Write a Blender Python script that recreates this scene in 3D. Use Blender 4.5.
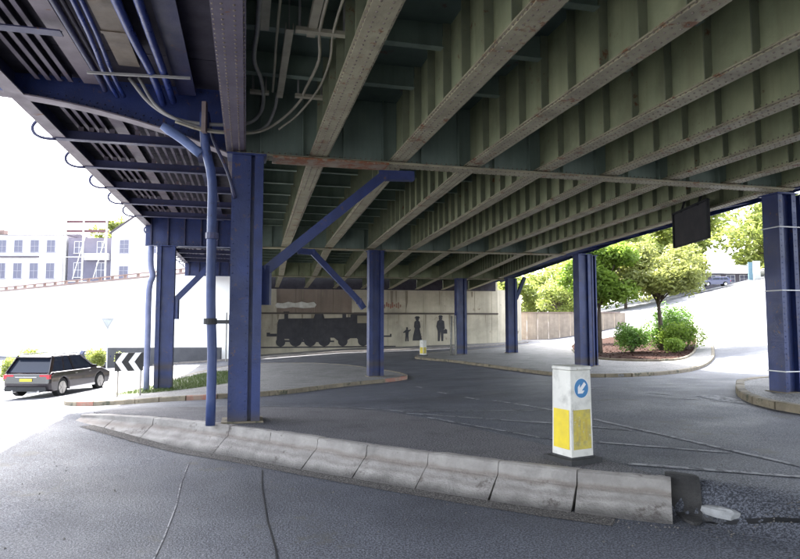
import bpy, math, random
from mathutils import Vector, Matrix
from mathutils.geometry import delaunay_2d_cdt
random.seed(7)
R = math.radians
for o in list(bpy.data.objects): bpy.data.objects.remove(o)
scene = bpy.context.scene
COL = scene.collection
# ------------------------------------------------------------------ camera, sky, sun
EYE = 1.74
cd = bpy.data.cameras.new("camera"); cam = bpy.data.objects.new("camera", cd); COL.objects.link(cam)
cam.location = (0, 0, EYE); cam.rotation_euler = (R(90 + 3.985), 0, 0)
cd.sensor_width = 36; cd.lens = 36 * 610 / 800; cd.clip_start = .05; cd.clip_end = 3000
scene.camera = cam
SUN_EL, SUN_AZ = 50.0, -20.0          # azimuth measured from +Y towards +X
world = bpy.data.worlds.new("World"); scene.world = world; world.use_nodes = True
nt = world.node_tree; bg = nt.nodes['Background']
sky = nt.nodes.new('ShaderNodeTexSky'); sky.sky_type = 'NISHITA'; sky.sun_disc = False
sky.sun_elevation = R(SUN_EL); sky.sun_rotation = R(SUN_AZ)
sky.air_density = 1.0; sky.dust_density = 3.5; sky.ozone_density = 1.0
hsv = nt.nodes.new('ShaderNodeHueSaturation'); hsv.inputs['Saturation'].default_value = .42      # pale hazy sky
nt.links.new(sky.outputs[0], hsv.inputs['Color']); nt.links.new(hsv.outputs[0], bg.inputs[0]); bg.inputs[1].default_value = .15
sl = bpy.data.lights.new("sun", 'SUN'); sl.energy = 4.0; sl.angle = R(.53); sl.color = (1, .95, .87)
so = bpy.data.objects.new("sun", sl); COL.objects.link(so)
el, az = R(SUN_EL), R(SUN_AZ)
sd = Vector((math.sin(az) * math.cos(el), math.cos(az) * math.cos(el), math.sin(el)))
so.rotation_euler = (-sd).to_track_quat('-Z', 'Y').to_euler(); so.location = sd * 200
vs = scene.view_settings
vs.view_transform = 'Standard'; vs.look = 'None'; vs.gamma = 1; vs.exposure = 3.1; vs.use_curve_mapping = False
scene.render.engine = 'CYCLES'
scene.cycles.max_bounces = 10; scene.cycles.diffuse_bounces = 6

# ------------------------------------------------------------------ materials
MATS = {}
def mat(name, c1, c2=None, scale=6, rough=.7, bump=.0, bscale=60, spot=None, spot_at=.62, sscale=3, stretch=(1, 1, 1),
        metal=0, detail=6, transl=0, coord='Object', grime=0, fine=0, streak=0):
    if name in MATS: return MATS[name]
    m = bpy.data.materials.new(name); m.use_nodes = True; t = m.node_tree; N = t.nodes; L = t.links
    b = N['Principled BSDF']; b.inputs['Roughness'].default_value = rough; b.inputs['Metallic'].default_value = metal
    geo = N.new('ShaderNodeNewGeometry')
    def noise(sc, de=detail, rg=.6, st=(1, 1, 1), off=0):
        mp = N.new('ShaderNodeMapping'); L.new(geo.outputs['Position'], mp.inputs[0]); mp.inputs['Scale'].default_value = st
        mp.inputs['Location'].default_value = (off, off * .7, off * .3)
        n = N.new('ShaderNodeTexNoise'); L.new(mp.outputs[0], n.inputs['Vector'])
        n.inputs['Scale'].default_value = sc; n.inputs['Detail'].default_value = de; n.inputs['Roughness'].default_value = rg
        return n.outputs['Fac']
    def ramp(src, a, bb):
        r = N.new('ShaderNodeMapRange'); L.new(src, r.inputs[0]); r.inputs[1].default_value = a; r.inputs[2].default_value = bb
        return r.outputs[0]
    def mix(f, A, B):
        x = N.new('ShaderNodeMix'); x.data_type = 'RGBA'; L.new(f, x.inputs[0])
        for v, i in ((A, 6), (B, 7)):
            if isinstance(v, tuple): x.inputs[i].default_value = (*v, 1)
            else: L.new(v, x.inputs[i])
        return x.outputs[2]
    c2 = c2 or tuple(v * .75 for v in c1)
    col = mix(ramp(noise(scale, st=stretch), .32, .68), c1, c2)
    if fine:      # fine grain (chippings)
        f = ramp(noise(fine, 2, .7, off=3), .44, .6)
        col = mix(f, col, tuple(min(1, v * 2.3 + .03) for v in c1))
    if grime:
        g = N.new('ShaderNodeMath'); g.operation = 'MULTIPLY'; L.new(ramp(noise(grime, 5, .65, off=9), .5, .75), g.inputs[0]); g.inputs[1].default_value = .65
        col = mix(g.outputs[0], col, tuple(v * .35 for v in c1))
    if streak:
        g = N.new('ShaderNodeMath'); g.operation = 'MULTIPLY'; L.new(ramp(noise(streak, 5, .65, (1, 1, .07), 5), .45, .7), g.inputs[0]); g.inputs[1].default_value = .6
        col = mix(g.outputs[0], col, tuple(v * .45 for v in c1))
    if spot:
        col = mix(ramp(noise(sscale, 8, .72, off=17), spot_at, spot_at + .06), col, spot)
    L.new(col, b.inputs['Base Color'])
    if bump:
        bn = N.new('ShaderNodeBump'); bn.inputs['Strength'].default_value = bump; bn.inputs['Distance'].default_value = .02
        L.new(noise(bscale, 4), bn.inputs['Height']); L.new(bn.outputs[0], b.inputs['Normal'])
    rr = N.new('ShaderNodeMapRange'); L.new(noise(scale * 2, 4, off=30), rr.inputs[0]); rr.inputs[1].default_value = .3; rr.inputs[2].default_value = .7
    rr.inputs[3].default_value = max(.02, rough - .12); rr.inputs[4].default_value = min(1, rough + .1); L.new(rr.outputs[0], b.inputs['Roughness'])
    if transl:
        tr = N.new('ShaderNodeBsdfTranslucent'); L.new(col, tr.inputs[0]); ms = N.new('ShaderNodeMixShader'); ms.inputs[0].default_value = transl
        L.new(b.outputs[0], ms.inputs[1]); L.new(tr.outputs[0], ms.inputs[2]); L.new(ms.outputs[0], N['Material Output'].inputs[0])
    MATS[name] = m; return m
def glassy(name, c, rough=.08, coat=0, metal=0):
    if name in MATS: return MATS[name]
    m = bpy.data.materials.new(name); m.use_nodes = True; b = m.node_tree.nodes['Principled BSDF']
    b.inputs['Base Color'].default_value = (*c, 1); b.inputs['Roughness'].default_value = rough; b.inputs['Metallic'].default_value = metal
    b.inputs['Coat Weight'].default_value = coat; MATS[name] = m; return m
RUST = (.16, .065, .025)
OLIVE = mat('olive_paint', (.42, .44, .25), (.30, .335, .195), 1.3, .55, .2, 25, RUST, .63, 3, streak=2.2, grime=1.1)
OLIVE2 = mat('olive_paint_dull', (.22, .275, .215), (.155, .205, .165), 1.4, .55, .1, 25, RUST, .68, 3, streak=3)
FLANGE = mat('weathered_flange_paint', (.39, .36, .23), (.26, .23, .15), 1.7, .6, .25, 30, (.19, .085, .035), .57, 4, grime=2.2)
RIVM = mat('rivet_paint', (.22, .18, .135), (.12, .09, .065), 9, .6)
SOFFIT = mat('soffit_paint', (.11, .15, .125), (.07, .10, .085), 1.3, .8, .1, 20, (.1, .07, .05), .62, 2)
BLUE = mat('blue_steel_paint', (.024, .043, .165), (.017, .028, .098), 1.3, .45, .2, 30, (.09, .055, .055), .60, 7, streak=3, grime=2)
BLUED = mat('blue_steel_paint_dull', (.046, .048, .115), (.028, .03, .068), 1.5, .5, .12, 30, (.11, .06, .05), .6, 4)
PINK = mat('faded_purple_paint', (.20, .17, .19), (.13, .105, .12), 1.5, .55, .12, 30, RUST, .6, 4)
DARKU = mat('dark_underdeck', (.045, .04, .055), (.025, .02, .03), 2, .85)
GALV = mat('galvanised', (.36, .35, .32), (.25, .24, .22), 5, .45, .05, 30)
TRAY = mat('cable_tray_metal', (.42, .39, .29), (.3, .27, .2), 4, .5, .05, 30, RUST, .63, 6)
BPIPE = mat('blue_pipe_paint', (.025, .05, .22), (.015, .03, .14), 3, .35)
STRG = mat('dull_stringer_paint', (.13, .11, .14), (.08, .065, .09), 1.5, .6, .1, 30, RUST, .6, 4)
OLIVE_SHADED = mat('olive_paint_shaded', (.25, .265, .165), (.16, .175, .115), 2.0, .6, .1, 25, RUST, .6, 4)  # darker copy of the olive paint: shading of the stiffeners put into the colour
DUCT = mat('brown_duct', (.17, .13, .09), (.10, .08, .055), 2, .6, .1, 20, grime=3)
ROAD = mat('road_asphalt', (.060, .063, .076), (.040, .042, .051), .35, .60, .8, 60, fine=48, grime=.22, spot=(.085, .083, .08), spot_at=.60, sscale=.8)
ISLE = mat('island_tarmac', (.074, .071, .076), (.048, .046, .05), .9, .8, .6, 28, fine=45, grime=1.2)
PAVE = mat('pavement_tarmac', (.13, .125, .12), (.09, .088, .085), .7, .75, .3, 30, fine=30, grime=.8)
KERB = mat('kerb_concrete', (.30, .265, .24), (.215, .19, .175), 2.2, .78, .5, 35, (.12, .10, .09), .6, 2.5, grime=3)
KERB2 = mat('kerb_stone', (.27, .225, .155), (.15, .125, .09), 2.0, .85, .5, 25, (.07, .07, .045), .55, 2.5, grime=2)
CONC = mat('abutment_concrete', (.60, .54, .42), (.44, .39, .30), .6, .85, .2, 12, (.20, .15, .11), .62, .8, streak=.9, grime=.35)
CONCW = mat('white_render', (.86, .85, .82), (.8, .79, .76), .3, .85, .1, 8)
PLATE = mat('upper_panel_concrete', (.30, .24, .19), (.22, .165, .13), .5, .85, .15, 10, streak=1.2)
PAINT = mat('road_marking_paint', (.36, .36, .37), (.20, .20, .21), 2, .8, .2, 40, (.075, .075, .085), .50, 6)
SEAM = mat('tar_seam', (.02, .02, .022), None, 3, .5)
SILH = mat('silhouette_paint', (.055, .052, .06), (.03, .03, .037), 1.2, .7, .1, 15, (.12, .105, .085), .64, 3, streak=2)
WHITEP = mat('white_paint', (.72, .70, .64), (.58, .56, .51), 2.2, .5, .03, 20, (.25, .2, .15), .64, 7, grime=5)
YEL = mat('yellow_panel', (.78, .60, .02), (.66, .5, .03), 9, .5, .03, 20, (.55, .5, .35), .64, 14)
YELD = mat('yellow_panel_worn', (.60, .48, .06), (.36, .30, .10), 14, .6, .03, 20, (.5, .48, .4), .6, 18)
SIGNB = mat('sign_blue', (.03, .19, .42), (.025, .16, .36), 6, .4)
BLACK = mat('black_rubber', (.03, .03, .032), (.02, .02, .02), 6, .7, .1, 20)
WHITE = mat('sign_white', (.8, .8, .8), (.74, .74, .74), 8, .4)
REDP = mat('faded_red_paint', (.36, .13, .09), (.25, .15, .11), 3, .8, spot=(.28, .2, .15), spot_at=.5, sscale=2.5)
CLOUDP = mat('steam_paint', (.74, .72, .66), (.52, .49, .42), 2, .8)
GRASS = mat('grass', (.085, .12, .035), (.05, .075, .02), 4, .8, transl=.35)
LEAF1 = mat('leaf_bright_green', (.27, .38, .06), (.15, .24, .035), .9, .55, transl=.55, detail=3)
LEAF2 = mat('leaf_olive_brown', (.33, .36, .10), (.19, .21, .07), 1.1, .55, transl=.5, detail=3)
LEAF3 = mat('leaf_yellow_green', (.32, .36, .09), (.19, .24, .06), .7, .55, transl=.5, detail=3)
LEAFD = mat('leaf_dark_green', (.17, .31, .05), (.09, .18, .03), 1.6, .5, transl=.4, detail=3)
BARK = mat('bark', (.10, .075, .055), (.06, .045, .035), 8, .9, .5, 30)
SOIL = mat('bark_mulch', (.038, .017, .012), (.02, .01, .008), 5, .95, .8, 30)
CARP = glassy('car_paint_dark', (.018, .012, .014), .22, 1)
CARP2 = glassy('car_paint_blue', (.05, .055, .14), .25, 1)
CARW = glassy('car_paint_white', (.7, .7, .72), .25, 1)
GLS = glassy('car_glass', (.02, .025, .04), .04)
GLSW = glassy('window_glass', (.14, .14, .20), .2)
CHROME = glassy('chrome', (.75, .75, .75), .18, 0, 1)
ALLOY = glassy('alloy_rim', (.55, .53, .5), .3, 0, .8)
TYRE = mat('tyre', (.025, .025, .025), (.018, .018, .018), 9, .8)
REDL = glassy('red_lens', (.5, .015, .03), .15, 1)
YPL = glassy('yellow_plate', (.75, .58, .05), .4)
HOUSEW = mat('house_render', (.75, .74, .75), (.68, .67, .68), .3, .85)
HOUSEB = mat('house_bluegrey', (.21, .20, .26), (.15, .145, .20), .4, .8)
SLATE = mat('slate', (.14, .12, .14), (.09, .08, .10), 1, .7)
BRICK = mat('coping_stone', (.30, .22, .19), (.22, .15, .13), .8, .85)
FENCE = mat('pale_boards', (.42, .34, .26), (.3, .24, .19), 2, .85, streak=3)
MOSS = mat('dirt', (.05, .047, .045), (.025, .024, .024), 6, .95, .6, 40)

for m_, s_ in ((ROAD, .22), (SOIL, .05), (ISLE, .25), (PAVE, .3)): m_.node_tree.nodes['Principled BSDF'].inputs['Specular IOR Level'].default_value = s_
def banded(m, bands):        # dirt lines that follow a height on the stones (crease, foot)
    t = m.node_tree; N = t.nodes; L = t.links; b = N['Principled BSDF']; src = b.inputs['Base Color'].links[0].from_socket
    geo = N.new('ShaderNodeNewGeometry'); sx = N.new('ShaderNodeSeparateXYZ'); L.new(geo.outputs['Position'], sx.inputs[0])
    nz = N.new('ShaderNodeTexNoise'); nz.inputs['Scale'].default_value = 3; nz.inputs['Detail'].default_value = 6; L.new(geo.outputs['Position'], nz.inputs['Vector'])
    ad = N.new('ShaderNodeMath'); ad.operation = 'MULTIPLY_ADD'; L.new(nz.outputs['Fac'], ad.inputs[0]); ad.inputs[1].default_value = .10; L.new(sx.outputs['Z'], ad.inputs[2])
    for z, w_, c, f in bands:
        s1 = N.new('ShaderNodeMath'); s1.operation = 'SUBTRACT'; L.new(ad.outputs[0], s1.inputs[0]); s1.inputs[1].default_value = z + .05
        a = N.new('ShaderNodeMath'); a.operation = 'ABSOLUTE'; L.new(s1.outputs[0], a.inputs[0])
        r = N.new('ShaderNodeMapRange'); L.new(a.outputs[0], r.inputs[0]); r.inputs[1].default_value = w_; r.inputs[2].default_value = w_ * .2; r.inputs[4].default_value = f
        x = N.new('ShaderNodeMix'); x.data_type = 'RGBA'; L.new(r.outputs[0], x.inputs[0]); L.new(src, x.inputs[6]); x.inputs[7].default_value = (*c, 1); src = x.outputs[2]
    L.new(src, b.inputs['Base Color'])
KERBN = mat('near_kerb_concrete', (.36, .335, .31), (.24, .22, .205), 2.6, .8, .8, 32, (.12, .10, .09), .57, 2.2, grime=2.5)
banded(KERBN, [(-.13, .045, (.15, .11, .085), .45), (-.36, .10, (.05, .045, .042), .85), (-.22, .03, (.15, .13, .12), .4)])
banded(BLUE, [(.02, .22, (.055, .045, .045), .75), (-.55, .3, (.055, .045, .045), .6)])
# ------------------------------------------------------------------ mesh helpers
class MB:
    def __init__(s): s.v = []; s.f = []
    def add(s, vs, fs):
        n = len(s.v); s.v += [tuple(p) for p in vs]; s.f += [tuple(i + n for i in f) for f in fs]; return s
    def hexa(s, p):       # 4 bottom, 4 top, same order
        return s.add(p, [(3, 2, 1, 0), (4, 5, 6, 7), (0, 1, 5, 4), (1, 2, 6, 5), (2, 3, 7, 6), (3, 0, 4, 7)])
    def box(s, x0, x1, y0, y1, z0, z1):
        return s.hexa([(x0, y0, z0), (x1, y0, z0), (x1, y1, z0), (x0, y1, z0), (x0, y0, z1), (x1, y0, z1), (x1, y1, z1), (x0, y1, z1)])
    def bar(s, a, b, w, h, up=(0, 0, 1)):      # rectangular bar between two points
        a, b = Vector(a), Vector(b); d = (b - a).normalized(); up = Vector(up)
        if abs(d.dot(up)) > .98: up = Vector((1, 0, 0))
        x = d.cross(up).normalized() * w / 2; y = x.cross(d).normalized() * h / 2
        return s.hexa([a - x - y, a + x - y, a + x + y, a - x + y, b - x - y, b + x - y, b + x + y, b - x + y])
    def tube(s, pts, r, n=8, smooth=0):
        pts = [Vector(p) for p in pts]
        if smooth: pts = catmull(pts, smooth)
        rs = r if isinstance(r, (list, tuple)) else [r] * len(pts)
        base = len(s.v); up = None
        for i, p in enumerate(pts):
            d = (pts[min(i + 1, len(pts) - 1)] - pts[max(i - 1, 0)]).normalized()
            if up is None: up = Vector((0, 0, 1)) if abs(d.z) < .9 else Vector((1, 0, 0))
            x = d.cross(up).normalized(); y = x.cross(d).normalized(); up = y
            for k in range(n):
                a = 2 * math.pi * k / n; s.v.append(tuple(p + (x * math.cos(a) + y * math.sin(a)) * rs[min(i, len(rs) - 1)]))
        for i in range(len(pts) - 1):
            for k in range(n):
                k2 = (k + 1) % n; s.f.append((base + i * n + k, base + i * n + k2, base + (i + 1) * n + k2, base + (i + 1) * n + k))
        s.f.append(tuple(base + k for k in reversed(range(n)))); s.f.append(tuple(base + (len(pts) - 1) * n + k for k in range(n)))
        return s
    def prism(s, poly, f0, f1):        # poly of 2-D points, f0/f1 map to 3-D
        n = len(poly)
        return s.add([f0(*p) for p in poly] + [f1(*p) for p in poly],
                     [tuple(reversed(range(n))), tuple(range(n, 2 * n))] + [(i, (i + 1) % n, n + (i + 1) % n, n + i) for i in range(n)])
    def build(s, name, m, parent=None, smooth=False, stuff=False, recalc=True):
        me = bpy.data.meshes.new(name); me.from_pydata(s.v, [], s.f)
        if recalc:
            import bmesh
            bm = bmesh.new(); bm.from_mesh(me); bmesh.ops.recalc_face_normals(bm, faces=bm.faces); bm.to_mesh(me); bm.free()
        me.materials.append(m)
        if smooth: me.polygons.foreach_set('use_smooth', [True] * len(me.polygons))
        o = bpy.data.objects.new(name, me); COL.objects.link(o)
        if parent: o.parent = parent
        if stuff: o['kind'] = 'stuff'
        return o
def catmull(P, n):
    Q = [P[0] * 2 - P[1]] + P + [P[-1] * 2 - P[-2]]; out = []
    for i in range(1, len(Q) - 2):
        a, b, c, d = Q[i - 1:i + 3]
        for k in range(n):
            t = k / n; out.append(.5 * ((2 * b) + (c - a) * t + (2 * a - 5 * b + 4 * c - d) * t * t + (3 * b - a - 3 * c + d) * t ** 3))
    out.append(P[-1]); return out
def tag(o, label, cat, group=None):
    o['label'] = label; o['category'] = cat
    if group: o['group'] = group
    return o
def struct(o): o['kind'] = 'structure'; return o
def empty(name, loc=(0, 0, 0), rz=0):
    o = bpy.data.objects.new(name, None); COL.objects.link(o); o.location = loc; o.rotation_euler = (0, 0, rz); o.empty_display_size = .2; return o
def inst(src, loc, rz=0, parent=None, scale=None):
    o = src.copy(); COL.objects.link(o); o.location = loc; o.rotation_euler = (0, 0, rz); o.parent = parent
    if scale: o.scale = scale
    return o
def copy_tree(o, parent=None):
    c = o.copy(); COL.objects.link(c); c.parent = parent
    for ch in list(o.children): copy_tree(ch, c)
    return c
def bevel(o, w, seg=2):
    md = o.modifiers.new('bevel', 'BEVEL'); md.width = w; md.segments = seg; md.limit_method = 'ANGLE'; return o

# ------------------------------------------------------------------ terrain
def sst(a,b,x):
    t=max(0,min(1,(x-a)/(b-a)));return t*t*(3-2*t)
def lerp(a,b,t): return a+(b-a)*t
KL=[(-6.15,11.95),(-5.44,11.59),(-4.09,11.0),(-2.42,10.0),(-1.02,9.05),(0.0,8.4),(0.88,7.86),(1.55,7.48),(2.28,7.12),(2.98,6.84)]
def kerb_y(x):
    if x<=KL[0][0]: return KL[0][1]+( KL[0][0]-x)*.3
    if x>=KL[-1][0]: return KL[-1][1]-(x-KL[-1][0])*.42
    for (a,b),(c,d) in zip(KL,KL[1:]):
        if a<=x<=c: return b+(d-b)*(x-a)/(c-a)
def base(x,y):
    t=max(0,min(1,(y-12)/14));r=sst(-1,6,x)
    p=-.61*lerp(t*(1.6-.6*t),sst(12,26,y),r)-.09*sst(26,43,y)
    c=.03 if x>0 else .025
    z=p+c*max(x,-30)*sst(11,22,y)
    if x<-5: z-=min(.7,(-5-x)*.04)*sst(8,15,y)
    s=x-16-max(0,(30-y))*.3
    if s>0: z+=.2*s*s/(s+4) if s<60 else .2*56.25
    return z
def ground(x,y):
    z=base(x,y)
    d=y-kerb_y(x)-.12*0
    # near road: lower than the island, by .36 m along the kerb
    drop=.36*(.25+.75*sst(-6.8,-3.4,x))*sst(-9.5,-6.2,x)*(1-sst(2.6,6.5,x))+.12*sst(2.6,6.5,x)
    drop=max(drop,0)
    lowl=.30*(1-sst(-9.5,-6.2,x))*(1-sst(12,20,y))
    f=1-sst(-.02,.20,d) if x<2.9 else 1-sst(-.02-1.3*sst(2.9,4.2,x),.20,d)
    return z-drop*f-lowl
def steps(*segs):
    out = []
    for a, b, st in segs:
        n = max(1, int(round((b - a) / st)))
        out += [a + (b - a) * i / n for i in range(n)]
    out.append(segs[-1][1]); return out
xs = steps((-400, -60, 34), (-60, -20, 4), (-20, -9, .6), (-9, 9, .125), (9, 24, .6), (24, 80, 2), (80, 400, 32))
ys = steps((-80, -8, 8), (-8, 4, .8), (4, 13.5, .125), (13.5, 30, .5), (30, 60, 1), (60, 120, 4), (120, 900, 60))
g = MB(); nx = len(xs)
for y in ys:
    for x in xs: g.v.append((x, y, ground(x, y)))
for j in range(len(ys) - 1):
    for i in range(nx - 1): g.f.append((j * nx + i, j * nx + i + 1, (j + 1) * nx + i + 1, (j + 1) * nx + i))
struct(g.build('road_ground', ROAD, smooth=True, recalc=False))

def inside(poly, x, y):
    c = False
    for i in range(len(poly)):
        (a, b), (p, q) = poly[i - 1], poly[i]
        if (b > y) != (q > y) and x < (p - a) * (y - b) / (q - b) + a: c = not c
    return c
def dens(poly, st, closed=True):
    out = []
    for i in range(len(poly) if closed else len(poly) - 1):
        a = Vector(poly[i]).to_2d(); b = Vector(poly[(i + 1) % len(poly)]).to_2d(); n = max(1, int((b - a).length / st))
        out += [tuple(a + (b - a) * k / n) for k in range(n)]
    if not closed: out.append(tuple(poly[-1]))
    return out
def smooth2(pts, n=4, closed=False):
    P = [Vector((*p, 0)) for p in pts]
    if closed:
        out = catmull(P[-2:] + P + P[:2], n); out = out[2 * n:-(2 * n)]
        out = out[:len(P) * n]
    else: out = catmull(P, n)
    return [(p.x, p.y) for p in out]
def sheet(name, poly, dz, m, st=.6, skirt=.3, parent=None, zf=None):
    zf = zf or ground
    B = dens(poly, st)
    x0, x1 = min(p[0] for p in B), max(p[0] for p in B); y0, y1 = min(p[1] for p in B), max(p[1] for p in B)
    pts = [Vector(p) for p in B]; n = len(B)
    yy = y0 + st / 2
    while yy < y1:
        xx = x0 + st / 2
        while xx < x1:
            if inside(B, xx, yy) and min((xx - p[0]) ** 2 + (yy - p[1]) ** 2 for p in B) > (st * .45) ** 2: pts.append(Vector((xx, yy)))
            xx += st
        yy += st
    v, e, f, *_ = delaunay_2d_cdt(pts, [(i, (i + 1) % n) for i in range(n)], [list(range(n))], 1, 1e-5)
    mb = MB(); mb.v = [(p.x, p.y, zf(p.x, p.y) + dz) for p in v]; mb.f = [tuple(q) for q in f]
    if skirt:
        k = len(mb.v); mb.v += [(p[0], p[1], zf(*p) + dz) for p in B] + [(p[0], p[1], zf(*p) + dz - skirt) for p in B]
        mb.f += [(k + i, k + (i + 1) % n, k + n + (i + 1) % n, k + n + i) for i in range(n)]
    return mb.build(name, m, parent)
def kerb_run(path, parent, m, ln=.915, w=.14, top=.13, closed=False, jit=.006, seed=1, colours=None):
    rnd = random.Random(seed); P = [Vector(p) for p in dens(path, .1, closed)]
    i = 0
    while i < len(P) - 1:
        j = i; d = 0
        while j < len(P) - 1 and d < ln: d += (P[j + 1] - P[j]).length; j += 1
        if d < .2: break
        a, b = P[i], P[j]; t = (b - a).normalized(); nn = Vector((-t.y, t.x)) * w / 2; a2 = a + t * .006; b2 = b - t * .006
        za, zb = ground(*a) + top + rnd.uniform(-jit, jit), ground(*b) + top + rnd.uniform(-jit, jit); mb = MB(); c = .018
        def q(p, s_, z): return (p.x + nn.x * s_, p.y + nn.y * s_, z)
        k = 1 - c / w * 2
        sec = [(-1, -.35), (-1, -c), (-k, 0), (k, 0), (1, -c), (1, -.35)]
        mb.prism(sec, lambda s_, z: q(a2, s_, za + z), lambda s_, z: q(b2, s_, zb + z))
        mm = m
        if colours and rnd.random() < colours[0]: mm = colours[1]
        mb.build('kerb_stone', mm, parent); i = j
# ------------------------------------------------------------------ pavements and islands
def line(pts, w, m=PAINT, dz=.008, parent=None, name='road_marking'):
    P = [Vector(p) for p in dens(pts, .25, False)]; mb = MB()
    for i, p in enumerate(P):
        t = (P[min(i + 1, len(P) - 1)] - P[max(i - 1, 0)]).normalized(); n = Vector((-t.y, t.x)) * w / 2
        for s_ in (-1, 1):
            x, y = p.x + n.x * s_, p.y + n.y * s_; mb.v.append((x, y, ground(x, y) + dz))
    for i in range(len(P) - 1): mb.f.append((2 * i, 2 * i + 1, 2 * i + 3, 2 * i + 2))
    return struct(mb.build(name, m, parent))
# near island with tall splayed safety kerbs
KT = [p for p in KL]
isl1 = [(-6.0, 12.1)] + [(x, y + .18) for x, y in KL[1:-1]] + [(2.93, 6.98), (2.68, 7.6), (2.1, 8.65), (.86, 10.6), (0, 11.7), (-1.27, 12.9), (-2.8, 13.3), (-4.3, 13.45), (-5.3, 13.2), (-6.1, 12.8)]
t1 = struct(sheet('near_traffic_island', isl1, .012, ISLE, .4, .02, zf=base))
prof = [(.26, .0), (.0, .03), (-.035, .012), (-.06, -.115), (-.085, -.14), (-.12, -.155), (-.36, -.335), (-.40, -.37), (-.40, -.6), (.26, -.6)]
KP = [Vector(p) for p in dens(smooth2(KL, 4), .04, False)]
rnd = random.Random(3); i = 0; jlen = .92
while i < len(KP) - 2:
    j = i; d = 0; want = jlen * rnd.uniform(.93, 1.07)
    if (KP[-1] - KP[i]).length < 1.7: want = 9
    while j < len(KP) - 1 and d < want: d += (KP[j + 1] - KP[j]).length; j += 1
    mb = MB(); n = 5; ring = []; dzj = rnd.uniform(-.005, .005); djj = rnd.uniform(-.006, .006)
    for k in range(n + 1):
        f = k / n; p = KP[i] + (KP[j] - KP[i]) * f; q = KP[min(len(KP) - 1, int(round(i + (j - i) * f)))]
        p = (p + q) / 2
        t = (KP[j] - KP[i]).normalized(); p = p + t * (.004 if k == 0 else -.004 if k == n else 0); nn = Vector((-t.y, t.x))
        taper = sst(-6.8, -3.4, p.x) * .75 + .25
        c = .005 if k in (0, n) else 0
        for (a, z) in prof:
            z2 = z if z > -.5 else -.6
            w_ = a * (taper ** .6 if a < -.05 else 1) + (c if a < 0 else 0)
            zz = (z2 * taper if z2 > -.5 else z2) + base(p.x, p.y + .3) - (c * .6 if z > -.3 else 0) + dzj
            jj = rnd.uniform(-.006, .006)
            ring.append((p.x + nn.x * (w_ + djj + jj), p.y + nn.y * (w_ + djj + jj), zz + jj * .5))
    m_ = len(prof); mb.v = ring
    for k in range(n):
        for q in range(m_): q2 = (q + 1) % m_; mb.f.append((k * m_ + q, k * m_ + q2, (k + 1) * m_ + q2, (k + 1) * m_ + q))
    mb.f.append(tuple(range(m_))); mb.f.append(tuple(n * m_ + q for q in reversed(range(m_))))
    mb.build('kerb_stone', KERBN, t1); i = j
# grit in the gutter and dirt at the broken end of the kerb
line([(x_ / 4, kerb_y(x_ / 4) - (.40 * (sst(-6.8, -3.4, x_ / 4) * .75 + .25) ** .6 + .10) / .88) for x_ in range(-23, 10)], .30, mat('gutter_dirt', (.052, .046, .042), (.034, .031, .03), 4, .95, 1, 40, fine=40), .006, None, 'gutter_grit')
# lumps of broken kerb at the end of the island
def rock(name, loc, size, m, seed, parent=None, rz=0.0, flat=.6):
    r = random.Random(seed); mb = MB(); nu, nv = 8, 5
    for j in range(nv + 1):
        th = math.pi * j / nv
        for i in range(nu):
            ph = 2 * math.pi * i / nu; s_ = r.uniform(.82, 1.15)
            x = math.sin(th) * math.cos(ph); y = math.sin(th) * math.sin(ph); z = math.cos(th)
            x = math.copysign(abs(x) ** flat, x); y = math.copysign(abs(y) ** flat, y); z = math.copysign(abs(z) ** flat, z)
            mb.v.append((x * size[0] * s_, y * size[1] * s_, z * size[2] * s_))
    for j in range(nv):
        for i in range(nu): i2 = (i + 1) % nu; mb.f.append((j * nu + i, j * nu + i2, (j + 1) * nu + i2, (j + 1) * nu + i))
    o = mb.build(name, m, parent); o.location = loc; o.rotation_euler = (r.uniform(-.1, .1), r.uniform(-.1, .1), rz); return o
fr = rock('kerb_fragment', (3.32, 6.50, ground(3.32, 6.50) + .05), (.19, .085, .055), mat('fragment_concrete', (.42, .42, .42), (.25, .25, .25), 5, .85, .6, 25), 4, None, -.75)
tag(fr, 'small broken lump of white painted kerb lying past the broken kerb end', 'kerb fragment')
line([(3.05, 6.62), (3.45, 6.3), (3.9, 5.95), (4.6, 5.4), (5.4, 4.8)], .05, SEAM, .008, None, 'tar_seam')
hole = struct(sheet('broken_tarmac', smooth2([(2.99, 6.5), (3.1, 6.45), (3.24, 6.7), (3.3, 6.95), (3.12, 7.1), (3.0, 7.05)], 3, True), .035, MOSS, .05, .03))
line([(-3.12, 9.15), (-2.85, 8.1), (-2.55, 7.1), (-2.3, 6.1), (-2.1, 5.2)], .014, PAINT, .008, None, 'pale_scratch')
line([(-1.96, 8.84), (-1.75, 7.9), (-1.56, 7.2), (-1.4, 6.6), (-1.15, 5.8), (-1.0, 5.2)], .018, SEAM, .008, None, 'tar_seam')

rr = random.Random(11); mb = MB()
for _ in range(700):
    x = rr.uniform(-5.5, 4.2)
    y = kerb_y(min(x, 3.2)) - .5 - abs(rr.gauss(0, .13)) if rr.random() < .7 else rr.uniform(5.2, 13)
    if -.5 < y - kerb_y(x) < .4 and x < 3: continue
    z = ground(x, y) + .003; s_ = rr.uniform(.005, .016); a = rr.uniform(0, 6)
    q = [(x + s_ * math.cos(a + k * 1.57), y + s_ * math.sin(a + k * 1.57), z) for k in range(4)]; mb.add(q + [(x, y, z + s_ * .9)], [(0, 1, 4), (1, 2, 4), (2, 3, 4), (3, 0, 4)])
tag(mb.build('gravel', mat('grit_stone', (.17, .155, .14), (.08, .075, .07), 40, .9), None, stuff=True, recalc=False), 'loose grit and small stones scattered along the foot of the tall kerb', 'gravel')
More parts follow.
